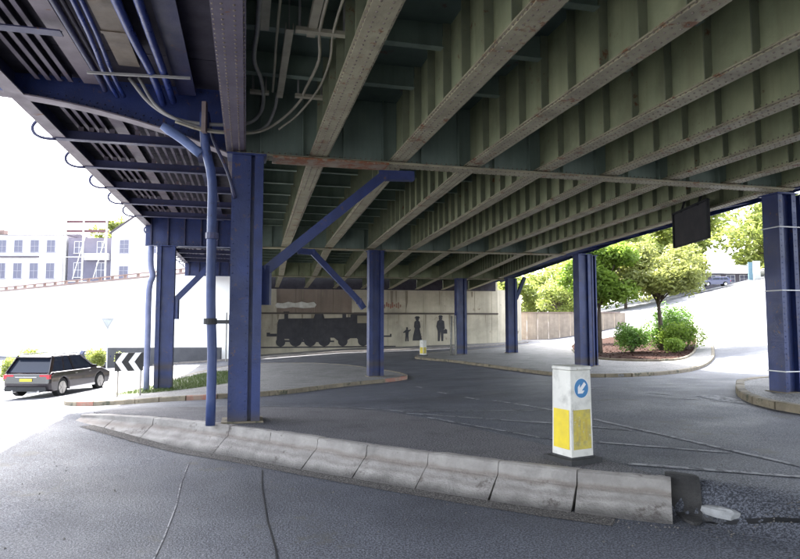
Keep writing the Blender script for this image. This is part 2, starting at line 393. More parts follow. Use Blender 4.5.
# far-left island (second row of columns)
i2front = smooth2([(-10.8, 20.4), (-10.45, 19.3), (-9.35, 18.3), (-8.44, 17.9), (-6.88, 17.2), (-5.26, 17.0), (-4.18, 17.7), (-3.21, 19.5), (-2.44, 21.3), (-1.12, 22.98), (-.2, 24.1), (.28, 25.2), (.1, 26.6)], 3)
i2back = smooth2([(.1, 26.6), (-.5, 28.4), (-1.5, 30.6), (-3.38, 34.2), (-6.1, 37.3), (-8.46, 39.8), (-10.6, 40.3), (-11.3, 38.5), (-11.2, 33), (-11.0, 27), (-10.9, 22.5), (-10.8, 20.4)], 3)
i2 = i2front + i2back[1:-1]
t2 = struct(sheet('column_island', i2, .12, PAVE, .7, .1))
kerb_run(i2front, t2, KERB2, .75, .15, .135, seed=5, colours=(.13, REDP)); kerb_run(i2back, t2, KERB2, .915, .15, .135, seed=6)
gr = struct(sheet('grass_patch', smooth2([(-10.2, 22.0), (-8.7, 21.6), (-7.4, 23.2), (-6.6, 26), (-6.8, 30), (-8, 33), (-10.2, 33.5), (-10.6, 28)], 3, True), .128, mat('turf_soil', (.075, .10, .035), (.05, .06, .025), 2, .9), .7, 0))
gb = MB(); rr = random.Random(2)
gp_ = smooth2([(-10.2, 22.0), (-8.7, 21.6), (-7.4, 23.2), (-6.6, 26), (-6.8, 30), (-8, 33), (-10.2, 33.5), (-10.6, 28)], 3, True)
for _ in range(9000):
    x, y = rr.uniform(-10.6, -6.5), rr.uniform(21.6, 33.5)
    if not inside(gp_, x, y): continue
    h = rr.uniform(.04, .13); a = rr.uniform(0, 6.28); w_ = .012; z = ground(x, y) + .125; lx, ly = rr.uniform(-.04, .04), rr.uniform(-.04, .04)
    gb.add([(x - w_ * math.cos(a), y - w_ * math.sin(a), z), (x + w_ * math.cos(a), y + w_ * math.sin(a), z), (x + lx, y + ly, z + h)], [(0, 1, 2)])
tag(gb.build('grass', GRASS, None, stuff=True, recalc=False), 'rough grass growing round the column foot on the left island', 'grass')

# right island with planter
i3front = smooth2([(1.3, 42.5), (1.05, 40.6), (1.3, 39.2), (2.9, 35.67), (4.1, 31.49), (5.06, 28.28), (5.87, 25.77), (6.53, 23.9), (7.27, 22.8), (8.66, 22.5), (10.95, 24.05), (13.27, 26.9), (16.2, 31.83), (18.6, 36.5), (21.2, 41.9), (25, 50), (28, 58)], 3)
i3back = smooth2([(28, 58), (26.5, 60.5), (22, 61), (16, 59), (12.2, 55), (9, 51), (5.4, 47.4), (3, 45.6), (1.6, 44), (1.3, 42.5)], 3)
i3 = i3front + i3back[1:-1]
t3 = struct(sheet('planter_island', i3, .12, PAVE, .8, .1))
kerb_run(i3front, t3, KERB2, .915, .16, .135, seed=8); kerb_run(i3back, t3, KERB2, .915, .16, .135, seed=9)
bedp = smooth2([(11.0, 38.5), (10.3, 34.5), (10.6, 31.2), (11.9, 29.4), (13.6, 29.8), (16.2, 34.0), (18.6, 38.5), (21.0, 43.5), (22.5, 49), (20.5, 55.5), (16, 54), (12.8, 46)], 3, True)
bed = struct(sheet('planting_bed', bedp, .19, SOIL, .6, .1))
kerb_run([bedp[-1]] + bedp, bed, KERB2, .6, .1, .22, closed=True, seed=12)
# right-hand island under the near right column
i4 = smooth2([(8.5, 15.4), (8.0, 14.4), (7.6, 13.3), (7.5, 12.5), (7.65, 11.7), (8.2, 10.9), (9.8, 10.4), (12, 11), (13, 14), (12.6, 17.5), (11, 18.2), (9.4, 17)], 3, True)
t4 = struct(sheet('right_traffic_island', i4, .13, PAVE, .5, .1)); kerb_run([i4[-1]] + i4, t4, KERB2, .7, .2, .16, closed=True, seed=14)
wm = struct(sheet('white_kerb_mark', smooth2([(6.95, 14.2), (7.15, 13.2), (7.32, 13.0), (7.55, 13.9), (7.5, 14.6), (7.15, 14.7)], 2, True), .008, PAINT, .3, 0))
# pavement in front of the mural wall
fp = [(-26, 51.0), (-18, 50.0), (-8, 50.6), (0, 52.4), (5, 54.2), (9.2, 56.6), (12.5, 60), (12, 68), (9, 65), (-28, 60)]
t5 = struct(sheet('wall_pavement', fp, .12, PAVE, 1.0, .1)); kerb_run(dens(fp[:7], .5, False), t5, KERB, .915, .15, .135, seed=15)

# road markings
line([(2.5, 13.55), (5.9, 4.75)], .10)
line([(2.3, 10.85), (3.71, 9.91)], .07)
line([(2.05, 9.35), (4.37, 8.26)], .085)
line([(2.8, 7.62), (5.8, 6.50)], .11)
line([(0, 11.95), (2.97, 12.22)], .06)
line([(.05, 11.8), (2.6, 10.6)], .06)
line([(.5, 11.25), (2.1, 9.35)], .06)
line([(-5.0, 13.7), (-2.8, 13.62), (-1.2, 13.2), (.1, 12.05)], .08)
for a, b in [((1.65, 15.65), (1.88, 14.8)), ((2.18, 14.43), (2.43, 13.7)), ((1.1, 18.0), (1.3, 17.1)), ((.55, 21), (.75, 20)), ((6.22, 15.35), (6.44, 14.7)), ((7.0, 14.6), (7.1, 14.3)),
             ((6.85, 13.6), (7.1, 13.45)), ((6.45, 14.0), (6.7, 13.9)), ((5.1, 17.2), (5.5, 16.6)), ((4.89, 21.5), (5.33, 21.19)), ((7.67, 18.17), (8.27, 17.57))]: line([a, b], .1)
line([(6.1, 14.2), (6.7, 13.75), (7.2, 13.3)], .04, SEAM)
line([(4.4, 16.2), (5.4, 15.0), (6.3, 14.15)], .03, SEAM)
# worn paler lane and darker lane on the road behind the island
# ------------------------------------------------------------------ the bridge
UX = (.9697, .2445); WX = (-.2445, .9697)
def B(u, w, z): return (u * UX[0] + w * WX[0], u * UX[1] + w * WX[1], z)
def toU(x, y): return x * UX[0] + y * UX[1], x * WX[0] + y * WX[1]
ZB, ZD = 4.79, 5.95           # underside of the girders, underside of the deck
NODES = [-14, 11.18, 24.9, 40.5, 55.0]
def gu(k, w):
    if k == -1: return -.22 if w < 25 else -.22 + .15 * min(1, (w - 25) / 15)
    if k < -1: return k        # not used
    A = [1.25 + 1.507 * k, 1.25 + 1.507 * k, 1.5 + 1.75 * k, 2.2 + 2.17 * k, 2.6 + 2.57 * k]
    for i in range(4):
        if w <= NODES[i + 1] or i == 3: return A[i] + (A[i + 1] - A[i]) * (w - NODES[i]) / (NODES[i + 1] - NODES[i])
def xw(j, u):       # w of a crossbeam at u
    return [11.18, 25.17 - .046 * u, 41.0 - .064 * u][j]
LE = -3.85; RO = 3.4         # left edge u; right overhang
bridge = tag(empty('road_bridge', B(4, 11, 0)), 'long riveted steel road bridge with olive girders on blue columns', 'bridge')
bridge.location = (0, 0, 0)
def gbar(k, w0, w1, off0, off1, z0, z1, mb):     # box that follows girder k
    cuts = [w0] + [n for n in NODES if w0 < n < w1] + [w1]
    for a, b in zip(cuts, cuts[1:]):
        ua, ub = gu(k, a), gu(k, b)
        mb.hexa([B(ua + off0, a, z0), B(ua + off1, a, z0), B(ub + off1, b, z0), B(ub + off0, b, z0), B(ua + off0, a, z1), B(ua + off1, a, z1), B(ub + off1, b, z1), B(ub + off0, b, z1)])
stmesh = {}
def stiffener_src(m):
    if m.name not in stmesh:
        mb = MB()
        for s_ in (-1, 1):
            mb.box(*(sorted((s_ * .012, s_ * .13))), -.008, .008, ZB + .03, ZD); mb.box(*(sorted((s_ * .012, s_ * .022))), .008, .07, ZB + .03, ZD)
        o = mb.build('stiffener', OLIVE_SHADED if m is OLIVE else m); stmesh[m.name] = o.data; bpy.data.objects.remove(o)
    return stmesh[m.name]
def rivets(pts, mb, r=.016, h=.011, nrm=(0, 0, -1)):
    nrm = Vector(nrm); t1_ = Vector((1, 0, 0)) if abs(nrm.x) < .9 else Vector((0, 1, 0)); t1_ = (t1_ - nrm * t1_.dot(nrm)).normalized(); t2_ = nrm.cross(t1_)
    for p in pts:
        p = Vector(p); b = len(mb.v)
        for rad, hh in ((r, 0), (r * .6, h)):
            for a in range(6):
                an = a * math.pi / 3; mb.v.append(tuple(p + (t1_ * math.cos(an) + t2_ * math.sin(an)) * rad + nrm * hh))
        for a in range(6): a2 = (a + 1) % 6; mb.f.append((b + a, b + a2, b + 6 + a2, b + 6 + a))
        mb.f.append(tuple(b + 6 + a for a in range(6)))
for k in range(-1, 8):
    blue = k == -1
    mw = BLUED if blue else OLIVE; mf = STRG if blue else FLANGE; w1 = 54.9
    mb = MB(); gbar(k, -14, w1, -.012, .012, ZB + .02, ZD, mb)
    gd = mb.build('girder', mw, bridge)
    if k == 7: gd['label'] = 'olive edge girder on the right side of the bridge'
    if blue: gd['label'] = 'dark blue edge girder beside the walkway'
    mb = MB(); gbar(k, -14, w1, -.17, .17, ZB, ZB + .022, mb); gbar(k, -14, 20, -.14, .14, ZB - .02, ZB, mb)
    mb.build('bottom_flange', mf, gd)
    mb = MB()      # angle irons between web and flange
    for s_ in (-1, 1):
        gbar(k, -14, w1, *(sorted((s_ * .012, s_ * .10))), ZB + .022, ZB + .036, mb); gbar(k, -14, w1, *(sorted((s_ * .012, s_ * .026))), ZB + .036, ZB + .13, mb)
    mb.build('flange_angle', mw, gd)
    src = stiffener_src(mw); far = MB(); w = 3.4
    while w < 54:
        if min(abs(w - xw(j, gu(k, w))) for j in range(3)) > .3:
            ang = math.atan2(-(gu(k, w + .2) - gu(k, w - .2)), .4) + math.atan2(-WX[0], WX[1]); p = B(gu(k, w), w, 0)
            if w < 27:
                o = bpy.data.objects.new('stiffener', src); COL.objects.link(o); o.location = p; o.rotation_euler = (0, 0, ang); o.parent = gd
            else:
                for s_ in (-1, 1):
                    u = gu(k, w); c = sorted((s_ * .012, s_ * .13)); far.hexa([B(u + c[0], w - .01, ZB + .03), B(u + c[1], w - .01, ZB + .03), B(u + c[1], w + .01, ZB + .03), B(u + c[0], w + .01, ZB + .03), B(u + c[0], w - .01, ZD), B(u + c[1], w - .01, ZD), B(u + c[1], w + .01, ZD), B(u + c[0], w + .01, ZD)])
        w += .757
    far.build('far_stiffeners', OLIVE_SHADED if mw is OLIVE else mw, gd, stuff=True)
    mb = MB(); P = []; PL = []; w = 3.5
    while w < 22:
        u = gu(k, w)
        for off in ((-.145, -.06, .06, .145) if w < 14 else (-.12, .12)): P.append(B(u + off, w + (.05 if abs(off) < .1 else 0), ZB - (.02 if abs(off) < .14 and w < 20 else 0)))
        if w < 14 and k >= 0: PL.append(B(u - .026, w, ZB + .09))
        w += .105
    rivets(P, mb); rivets(PL, mb, nrm=(-UX[0], -UX[1], 0)); mb.build('rivets', RIVM, gd, stuff=True, recalc=False)
# cross members in the bays
far = MB()
for k in range(-1, 7):
    w = 1.9
    while w < 54:
        if min(abs(w - xw(j, gu(k, w))) for j in range(3)) > .35 and not (k == -1 and w < 10 and False):
            ua, ub = gu(k, w) + .135, gu(k + 1, w) - .135; mb = MB() if w < 27 else far
            for (d0, d1, z0, z1) in ((-.07, .07, 5.58, 5.594), (-.006, .006, 5.594, ZD - .01)):
                mb.hexa([B(ua, w + d0, z0), B(ub, w + d0, z0), B(ub, w + d1, z0), B(ua, w + d1, z0), B(ua, w + d0, z1), B(ub, w + d0, z1), B(ub, w + d1, z1), B(ua, w + d1, z1)])
            if w < 27: mb.build('cross_member', OLIVE2, bridge)
        w += 1.514
far.build('far_cross_members', OLIVE2, bridge, stuff=True)
# deck slab
mb = MB()
ws = [-14, 11.18, 24.9, 40.5, 56]
for a, b in zip(ws, ws[1:]):
    mb.hexa([B(LE, a, ZD), B(gu(7, a) + RO, a, ZD), B(gu(7, b) + RO, b, ZD), B(LE, b, ZD), B(LE, a, ZD + .5), B(gu(7, a) + RO, a, ZD + .5), B(gu(7, b) + RO, b, ZD + .5), B(LE, b, ZD + .5)])
mb.build('deck_slab', SOFFIT, bridge)
for a in range(2, 54, 2):
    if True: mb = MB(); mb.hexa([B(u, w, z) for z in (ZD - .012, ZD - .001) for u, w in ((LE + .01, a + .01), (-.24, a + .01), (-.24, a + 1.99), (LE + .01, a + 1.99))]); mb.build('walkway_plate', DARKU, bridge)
# crossbeams
def xbeam(j, u0, u1, mw, mf, label=None, webm=None):
    mb = MB()
    mb.hexa([B(u0, xw(j, u0) - .012, ZB), B(u1, xw(j, u1) - .012, ZB), B(u1, xw(j, u1) + .012, ZB), B(u0, xw(j, u0) + .012, ZB)] + [B(u0, xw(j, u0) - .012, ZD - .005), B(u1, xw(j, u1) - .012, ZD - .005), B(u1, xw(j, u1) + .012, ZD - .005), B(u0, xw(j, u0) + .012, ZD - .005)])
    c = mb.build('crossbeam', mw, bridge)
    if label: c['label'] = label
    mb = MB(); z0, z1 = ZB - .075, ZB - .045
    for (hw, a, b) in ((.2, z0 + .02, z1), (.16, z0, z0 + .02)):
        mb.hexa([B(u, xw(j, u) + s_ * hw, z) for z in (a, b) for u, s_ in ((u0, -1), (u1, -1), (u1, 1), (u0, 1))])
    mb.hexa([B(u, xw(j, u) + s_ * .012, z) for z in (z1, ZB + .001) for u, s_ in ((u0, -1), (u1, -1), (u1, 1), (u0, 1))])
    mb.build('bottom_flange', mf, c)
    mb = MB(); P = []; PF = []; u = u0 + .05
    while u < u1 and j == 0:
        for off in (-.12, .12): P.append(B(u, xw(j, u) + off, z0))
        PF.append(B(u, xw(j, u) - .012, ZB + .03)); u += .1
    rivets(P, mb); rivets(PF, mb, nrm=(-WX[0], -WX[1], 0))
    if P: mb.build('rivets', RIVM, c, stuff=True, recalc=False)
    u = u0 + .4; 
    while u < u1 - .2:
        mb = MB(); w = xw(j, u)
        for s_ in (-1, 1):
            a, b = sorted((w + s_ * .012, w + s_ * .12)); mb.hexa([B(uu, ww, z) for z in (ZB - .044, ZD - .01) for uu, ww in ((u, a), (u + .015, a), (u + .015, b), (u, b))])
        mb.build('stiffener', mw, c); u += .753
    return c
xbeam(0, -.2, 11.95, OLIVE2, FLANGE, 'near olive crossbeam with rusty bottom flange')
xbeam(1, -.2, 13.75, OLIVE2, FLANGE, 'second olive crossbeam'); xbeam(2, -.1, 17.6, OLIVE, FLANGE)
# rusty cover plate at the left end of the near crossbeam
mb = MB(); mb.hexa([B(u, w, z) for z in (ZB - .112, ZB - .076) for u, w in ((.42, 10.95), (2.55, 10.95), (2.55, 11.41), (.42, 11.41))]); mb.build('splice_plate', mat('rusty_plate', (.30, .25, .18), (.22, .15, .10), 3, .7, .2, 30, (.22, .08, .03), .5, 3), bridge)
# deep blue outriggers beneath the walkway
def outrigger(j, u0, u1, curved):
    mb = MB(); n = 14; lo = []
    for i in range(n + 1):
        u = u1 + (u0 - u1) * i / n; f = i / n
        z = ZB - .06 + (.86 * (1 - (1 - f) ** 1.9) if curved else 0)
        lo.append((u, z))
    w_ = lambda u: (11.3 if j == 0 else xw(j, u))
    for (a, za), (b, zb) in zip(lo, lo[1:]):
        mb.hexa([B(a, w_(a) - .012, za), B(b, w_(b) - .012, zb), B(b, w_(b) + .012, zb), B(a, w_(a) + .012, za)] + [B(a, w_(a) - .012, ZD - .006), B(b, w_(b) - .012, ZD - .006), B(b, w_(b) + .012, ZD - .006), B(a, w_(a) + .012, ZD - .006)])
    o = mb.build('outrigger', BLUE, bridge)
    fl = MB()
    for (a, za), (b, zb) in zip(lo, lo[1:]):
        fl.hexa([B(a, w_(a) - .15, za - .025), B(b, w_(b) - .15, zb - .025), B(b, w_(b) + .15, zb - .025), B(a, w_(a) + .15, za - .025), B(a, w_(a) - .15, za), B(b, w_(b) - .15, zb), B(b, w_(b) + .15, zb), B(a, w_(a) + .15, za)])
    fl.build('bottom_flange', PINK if curved else BLUE, o)
    if j < 2:
        mb = MB(); P = []
        for i in range(0, 35):
            u = u1 + (u0 - u1) * i / 35; f = i / 35; z = ZB - .06 + (.86 * (1 - (1 - f) ** 1.9) if curved else 0)
            P += [B(u, w_(u) - .013, z + .06), B(u + .05, w_(u) - .013, z + .13), B(u, w_(u) - .013, ZD - .08)]
        rivets(P, mb, .017, .014, (-WX[0], -WX[1], 0)); mb.build('rivets', BLUED, o, stuff=True, recalc=False)
    u = u1 - .3
    while u > u0 + .1 and not curved:
        mb = MB(); mb.hexa([B(uu, xw(j, u) + ww, z) for z in (ZB - .05, ZD - .01) for uu, ww in ((u - .03, -.13), (u + .03, -.13), (u + .03, -.012), (u - .03, -.012))]); mb.build('stiffener', BLUED, o); u -= .62
    return o
outrigger(0, LE - .75, -.24, True); outrigger(1, LE, -.24, False); outrigger(2, LE, -.2, False)
# walkway stringers
def wbar(name, u0, u1, z0, z1, m, w0=2, w1=54, flange=None, parent=bridge):
    mb = MB()
    mb.hexa([B(u, w, z) for z in (z0, z1) for u, w in ((u0, w0), (u1, w0), (u1, w1), (u0, w1))])
    o = mb.build(name, m, parent)
    return o
for a, b in ((2.0, 11.14), (11.46, 25.0), (25.5, 54)):
    wbar('stringer', -2.74, -2.50, 5.80, 5.82, PINK, a, b); wbar('stringer', -2.63, -2.61, 5.82, ZD - .014, BLUED, a, b)
    wbar('stringer', -1.22, -.92, 5.74, 5.76, BLUED, a, b); wbar('stringer', -1.08, -1.06, 5.76, ZD - .014, BLUED, a, b)
    for u in (-3.45, -3.28, -3.11, -2.94):
        wbar('stringer', u - .035, u + .035, 5.80, 5.82, STRG, a, b); wbar('stringer', u - .006, u + .006, 5.82, ZD - .014, DARKU, a, b)
    if a > 5:
        for u in (-2.3, -2.12, -1.94, -1.76, -1.58, -1.4): wbar('stringer', u - .03, u + .03, 5.80, 5.82, STRG, a, b)
wbar('fascia_beam', LE - .06, LE + .20, 5.52, 5.545, PINK, 2, 54.5); fb = wbar('fascia_beam', LE - .02, LE + .005, 5.545, 6.9, BLUED, 2, 54.5)
for i in range(16):     # walkway floor panels
    pass
# floor beams with looped ends
hoop = [(-3.86, 5.50), (-4.08, 5.51), (-4.24, 5.58), (-4.30, 5.70), (-4.24, 5.83), (-4.08, 5.90), (-3.88, 5.92)]
w = 8.95; idx = -1
while w < 53:
    if min(abs(w - 11.3), abs(w - xw(1, -2)), abs(w - xw(2, -2))) > 1:
        inner = -2.5 if w < 11 else -.24; mb = MB(); lo = 5.66 if w < 11 else 5.50
        mb.hexa([B(u, w + d, z) for z in (lo, lo + .02) for u, d in ((LE + .0, -.09), (inner, -.09), (inner, .09), (LE + .0, .09))])
        mb.hexa([B(u, w + d, z) for z in (lo + .02, 5.70) for u, d in ((LE + .03, -.008), (inner, -.008), (inner, .008), (LE + .03, .008))])
        fbm = mb.build('floor_beam', BLUED, bridge)
        mb = MB(); mb.tube([B(u, w, z) for u, z in hoop], .034, 8, 4); mb.build('edge_loop', GALV if False else BLUED, fbm, smooth=True)
        if w > 11:
            for u in (-3.4, -3.2, -3.0, -2.8, -2.3, -2.0, -1.7): mb = MB(); mb.hexa([B(uu, w + .02 + d, z) for z in (5.70, 5.80) for uu, d in ((u - .05, 0), (u + .05, 0), (u + .05, .02), (u - .05, .02))]); mb.build('clip_angle', PINK, fbm)
    w += 2.37
# walkway railing above the edge
mb = MB()
for z in (6.9,): mb.bar(B(LE, 2, 7.0), B(LE, 54, 7.0), .07, .07)
mb.build('handrail', BLUE, bridge)
# right-hand overhang: tapered brackets and fascia
fo = MB(); w = 2.0
while w < 53:
    if abs(w - 11.3) > 0:
        u0 = gu(7, w) + .18; u1 = u0 + RO - .4; mb = MB()
        mb.hexa([B(u0, w - .012, ZB + .15), B(u1, w - .012, ZD - .35), B(u1, w + .012, ZD - .35), B(u0, w + .012, ZB + .15), B(u0, w - .012, ZD), B(u1, w - .012, ZD), B(u1, w + .012, ZD), B(u0, w + .012, ZD)])
        o = mb.build('edge_bracket', BLUE, bridge)
        mb = MB(); mb.hexa([B(u0, w - .09, ZB + .125), B(u1, w - .09, ZD - .375), B(u1, w + .09, ZD - .375), B(u0, w + .09, ZB + .125), B(u0, w - .09, ZB + .149), B(u1, w - .09, ZD - .351), B(u1, w + .09, ZD - .351), B(u0, w + .09, ZB + .149)])
        mb.build('bottom_flange', BLUE, o)
    w += 2.37
mb = MB(); gbar(7, -14, 54.9, RO - .12, RO - .09, ZD - .42, ZD + .9, mb); mb.build('fascia_beam', BLUE, bridge)
mb = MB(); gbar(7, -14, 54.9, .02, .05, ZB + .03, ZD - .01, mb); mb.build('edge_plate', BLUE, bridge)
mb = MB(); gbar(7, 12, 27, .18, .5, ZB + .1, ZB + .3, mb); mb.build('edge_walk_beam', BLUE, bridge)

# columns: riveted H sections
def column(u, w, top, wid=.38, dep=.42, label=None, foot=True, m=BLUE, split=False):
    x, y, _ = B(u, w, 0); zb = ground(x, y) + (.015 if y < 12.5 and x < 3 else .12); mb = MB()
    def hx(a, b, c, d, z0, z1): mb.hexa([B(u + p, w + q, z) for z in (z0, z1) for p, q in ((a, c), (b, c), (b, d), (a, d))])
    if split:         # wide riveted plate, groove, narrow channel
        hx(-.25, .075, -dep / 2, -dep / 2 + .022, zb, top); hx(.14, .29, -dep / 2 - .02, -dep / 2 + .002, zb, top); hx(-.25, .29, dep / 2 - .022, dep / 2, zb, top)
        hx(-.25, -.228, -dep / 2 + .023, dep / 2 - .023, zb, top); hx(.268, .29, -dep / 2 + .003, dep / 2 - .023, zb, top); hx(.05, .074, -dep / 2 + .023, dep / 2 - .023, zb, top); hx(.141, .16, -dep / 2 + .003, -dep / 2 + .10, zb, top); hx(.075, .267, -dep / 2 + .101, -dep / 2 + .12, zb, top)
    else:
        e = wid / 2; f = max(.06, wid * .24)
        for q in (-1, 1):
            hx(-e, -e + f, *sorted((q * dep / 2, q * (dep / 2 - .022))), zb, top); hx(e - f, e, *sorted((q * dep / 2, q * (dep / 2 - .022))), zb, top)
            hx(-e + f - .018, -e + f, *sorted((q * (dep / 2 - .023), q * (dep / 2 - .12))), zb, top); hx(e - f, e - f + .018, *sorted((q * (dep / 2 - .023), q * (dep / 2 - .12))), zb, top)
            hx(-e + .023, e - .023, *sorted((q * (dep / 2 - .121), q * (dep / 2 - .14))), zb, top)
        hx(-e, -e + .022, -dep / 2 + .023, dep / 2 - .023, zb, top); hx(e - .022, e, -dep / 2 + .023, dep / 2 - .023, zb, top)
    o = mb.build('column', m, bridge)
    if label: o['label'] = label
    mb = MB(); hx(-wid / 2 - .05, wid / 2 + .05, -dep / 2 - .05, dep / 2 + .05, top, top + .03); mb.build('cap_plate', m, o)
    if foot: mb = MB(); hx(-wid / 2 - .06, wid / 2 + .06, -dep / 2 - .06, dep / 2 + .06, zb - .02, zb + .025); mb.build('base_plate', KERB2, o)
    mb = MB(); P = []; z = zb + .1
    while z < top - .05 and y < 30:
        P += [B(u + (s_ * (wid / 2 - .05) if not split else (-.21 if s_ < 0 else .04)), w - dep / 2, z) for s_ in (-1, 1)]; z += .13
    if P: rivets(P, mb, .014, .009, (-WX[0], -WX[1], 0)); mb.build('rivets', m, o, stuff=True, recalc=False)
    return o, zb
TOP = ZB - .105
cA, zA = column(-.03, 11.18, TOP, .58, .46, 'blue column standing on the near island', split=True)
cR, zR = column(*toU(8.86, 14.12), TOP, .5, .46, 'near right blue column wrapped with three thin bands')
cR2, _ = column(*toU(9.42, 14.35), TOP, .2, .4)
cL, zL = column(-3.05, xw(1, -3.05), TOP, .66, .44, 'blue column on the grass of the left island')
cB, zB_ = column(toU(-1.14, 25.9)[0], xw(1, 5.2), TOP, .62, .5, 'blue column at the tip of the middle island')
cC, zC = column(toU(8.15, 27.4)[0], xw(1, 14.6), TOP + .06, .6, .5, 'blue column beside the planting bed')
cC2, _ = column(toU(8.15, 27.4)[0] + .72, xw(1, 14.6) + .3, TOP + .06, .22, .3)
cD, _ = column(toU(4.0, 42.3)[0], toU(4.0, 42.3)[1] - .6, TOP, .72, .5); cE, _ = column(toU(7.2, 43.2)[0], toU(7.2, 43.2)[1] - 1.6, TOP, .68, .5)
for i, z in enumerate((3.92, 2.46, .62)):      # pale bands strapped round the right column
    x, y = 8.86, 14.12; u, w = toU(x, y); mb = MB(); r = [(-.265, -.245), (.9, -.25), (.9, .245), (-.265, .245), (-.265, -.245)]
    mb.tube([B(u + a, w + b, z + .0) for a, b in r], .014, 6); mb.build('strap', WHITE, cR)
def brace(pts, r, label, parent=bridge, m=BLUE):
    mb = MB()
    for (a, b) in zip(pts, pts[1:]): mb.bar(B(*a), B(*b), r, r * 1.05)
    for p in pts[1:-1]:
        c = B(*p); mb.box(c[0] - r * .5, c[0] + r * .5, c[1] - r * .49, c[1] + r * .49, c[2] - r * .52, c[2] + r * .52)
    o = mb.build('knee_brace', m, parent); return o
brace([(3.15, 11.42, 4.60), (2.55, 11.42, 4.58), (.34, 11.42, 2.68), (.34, 11.42, 2.05)], .17, '')
wB = xw(1, 3.5)
brace([(2.0, wB, 4.63), (2.6, wB, 4.6), (4.55, wB, 2.6), (4.75, wB, 2.3)], .22, '')
wl = xw(1, -2); brace([(-1.25, wl, 4.15), (-2.66, wl, 2.62), (-2.66, wl, 1.85)], .2, '')
uE = toU(7.2, 43.2)[0]; wE = toU(7.2, 43.2)[1] - 1.6; brace([(uE + 1.0, wE, 4.8), (uE + .35, wE, 3.3)], .2, '')
# rainwater pipes
mb = MB(); wP = 10.76
mb.tube([B(-.74, wP - .1, 5.3), B(-.74, wP - .05, 5.0), B(-.71, wP, 4.67), B(-.6, wP, 4.16), B(-.59, wP, 3.4), B(-.58, wP, 2.1), B(-.54, wP, 1.2), B(-.545, wP, .02)], .080, 12, 3)
dp = mb.build('downpipe', mat('pipe_blue', (.045, .075, .21), (.025, .04, .12), 2.5, .45, .2, 30, (.02, .02, .03), .62, 2.5, streak=4), bridge, smooth=True); dp['label'] = 'blue downpipe beside the near column'
for z in (1.75, 3.2):
    mb = MB(); mb.tube([B(-.58, wP, z - .05), B(-.58, wP, z + .05)], .112, 12); mb.build('pipe_collar', BLUED if z > 2 else BLACK, dp)
mb = MB(); mb.tube([B(-1.42, wP - .1, 5.02), B(-1.1, wP, 4.84), B(-.8, wP, 4.6)], [.06, .08, .08], 10, 3); mb.build('pipe_branch', mat('pipe_light', (.16, .22, .42), (.1, .15, .3), 3, .4), dp, smooth=True)
mb = MB(); mb.tube([B(-.70, wP, 5.35), B(-.60, 10.85, 4.9), B(-.35, 10.9, 4.35), B(-.22, 10.92, 3.9)], .03, 8, 3); mb.build('thin_pipe', BLUED, dp, smooth=True)
mb = MB(); wq = 25.0; mb.tube([B(-3.6, wq, 4.66), B(-3.58, wq, 3.9), B(-3.5, wq, 3.5), B(-3.62, wq, 3.0), B(-3.62, wq, 1.0), B(-3.62, wq, ground(*B(-3.62, wq, 0)[:2]) + .1)], .11, 10, 3)
dp2 = mb.build('downpipe', mat('pipe_faded', (.22, .24, .38), (.12, .14, .26), 2, .45), bridge, smooth=True); dp2['label'] = 'faded downpipe beside the column on the left island'
# pipes slung beneath the walkway near the camera
for pts, r, m in (([(-1.58, 2, 5.6), (-1.58, 7.7, 5.6), (-1.48, 9.8, 5.58), (-1.46, 11.1, 5.55)], .06, BPIPE), ([(-1.33, 2, 5.62), (-1.32, 7.64, 5.6), (-1.30, 9.73, 5.6), (-1.3, 11.1, 5.6)], .06, BPIPE),
                  ([(-2.05, 2, 5.6), (-2.08, 7.83, 5.6), (-2.2, 10.16, 5.6), (-2.2, 11.1, 5.6)], .035, BPIPE), ([(-1.96, 2, 5.62), (-1.99, 7.8, 5.62), (-2.09, 10.13, 5.62), (-2.1, 11.1, 5.62)], .035, BPIPE),
                  ([(-2.36, 2, 5.7), (-2.38, 10, 5.7), (-2.4, 11.1, 5.7)], .045, BLUED), ([(-2.25, 2, 5.72), (-2.28, 10, 5.72), (-2.3, 11.1, 5.72)], .03, DARKU)):
    mb = MB(); mb.tube([B(*p) for p in pts], r, 10, 4); mb.build('service_pipe', m, bridge, smooth=True)
dct = wbar('duct', -1.93, -1.63, 5.62, 5.9, DUCT, 2, 9.75)
for w in (4.2, 6.2, 8.6): wbar('duct_joint', -1.945, -1.615, 5.605, 5.91, DUCT, w, w + .07, parent=dct)
mb = MB(); mb.bar(B(-2.4, 9.9, 5.52), B(-.9, 9.75, 5.52), .035, .035); mb.build('pipe_hanger', GALV, bridge)
# cable trays, brackets and cables between the first two girders
def tray(u0, w0, w1, wd, label):
    mb = MB(); z = 5.46
    def hx(a, b, z0, z1): mb.hexa([B(u, w, zz) for zz in (z0, z1) for u, w in ((a, w0), (b, w0), (b, w1), (a, w1))])
    hx(u0 - wd / 2, u0 + wd / 2, z, z + .008); hx(u0 - wd / 2, u0 - wd / 2 + .008, z + .008, z + .09); hx(u0 + wd / 2 - .008, u0 + wd / 2, z + .008, z + .09)
    o = empty('cable_tray', B(u0, w0, z)); o.location = (0, 0, 0); tag(o, label, 'cable tray', 'cable trays under the deck')
    mb.build('channel', TRAY, o)
    n = int((w1 - w0) / .9) + 1
    for i in range(n):
        w = w0 + .15 + i * .9
        if w > w1 - .05: break
        mb = MB(); mb.bar(B(u0, w, z + .09), B(u0, w, ZD), .03, .012); mb.build('hanger', GALV, o)
tray(.17, 2.5, 7.75, .105, 'short beige cable tray nearest the blue girder, ending high overhead')
tray(.48, 7.65, 10.1, .10, 'beige rust-stained cable tray hanging between two junction brackets')
tray(.76, 2.5, 7.8, .11, 'beige cable tray beside the first olive girder, ending at the long bracket')
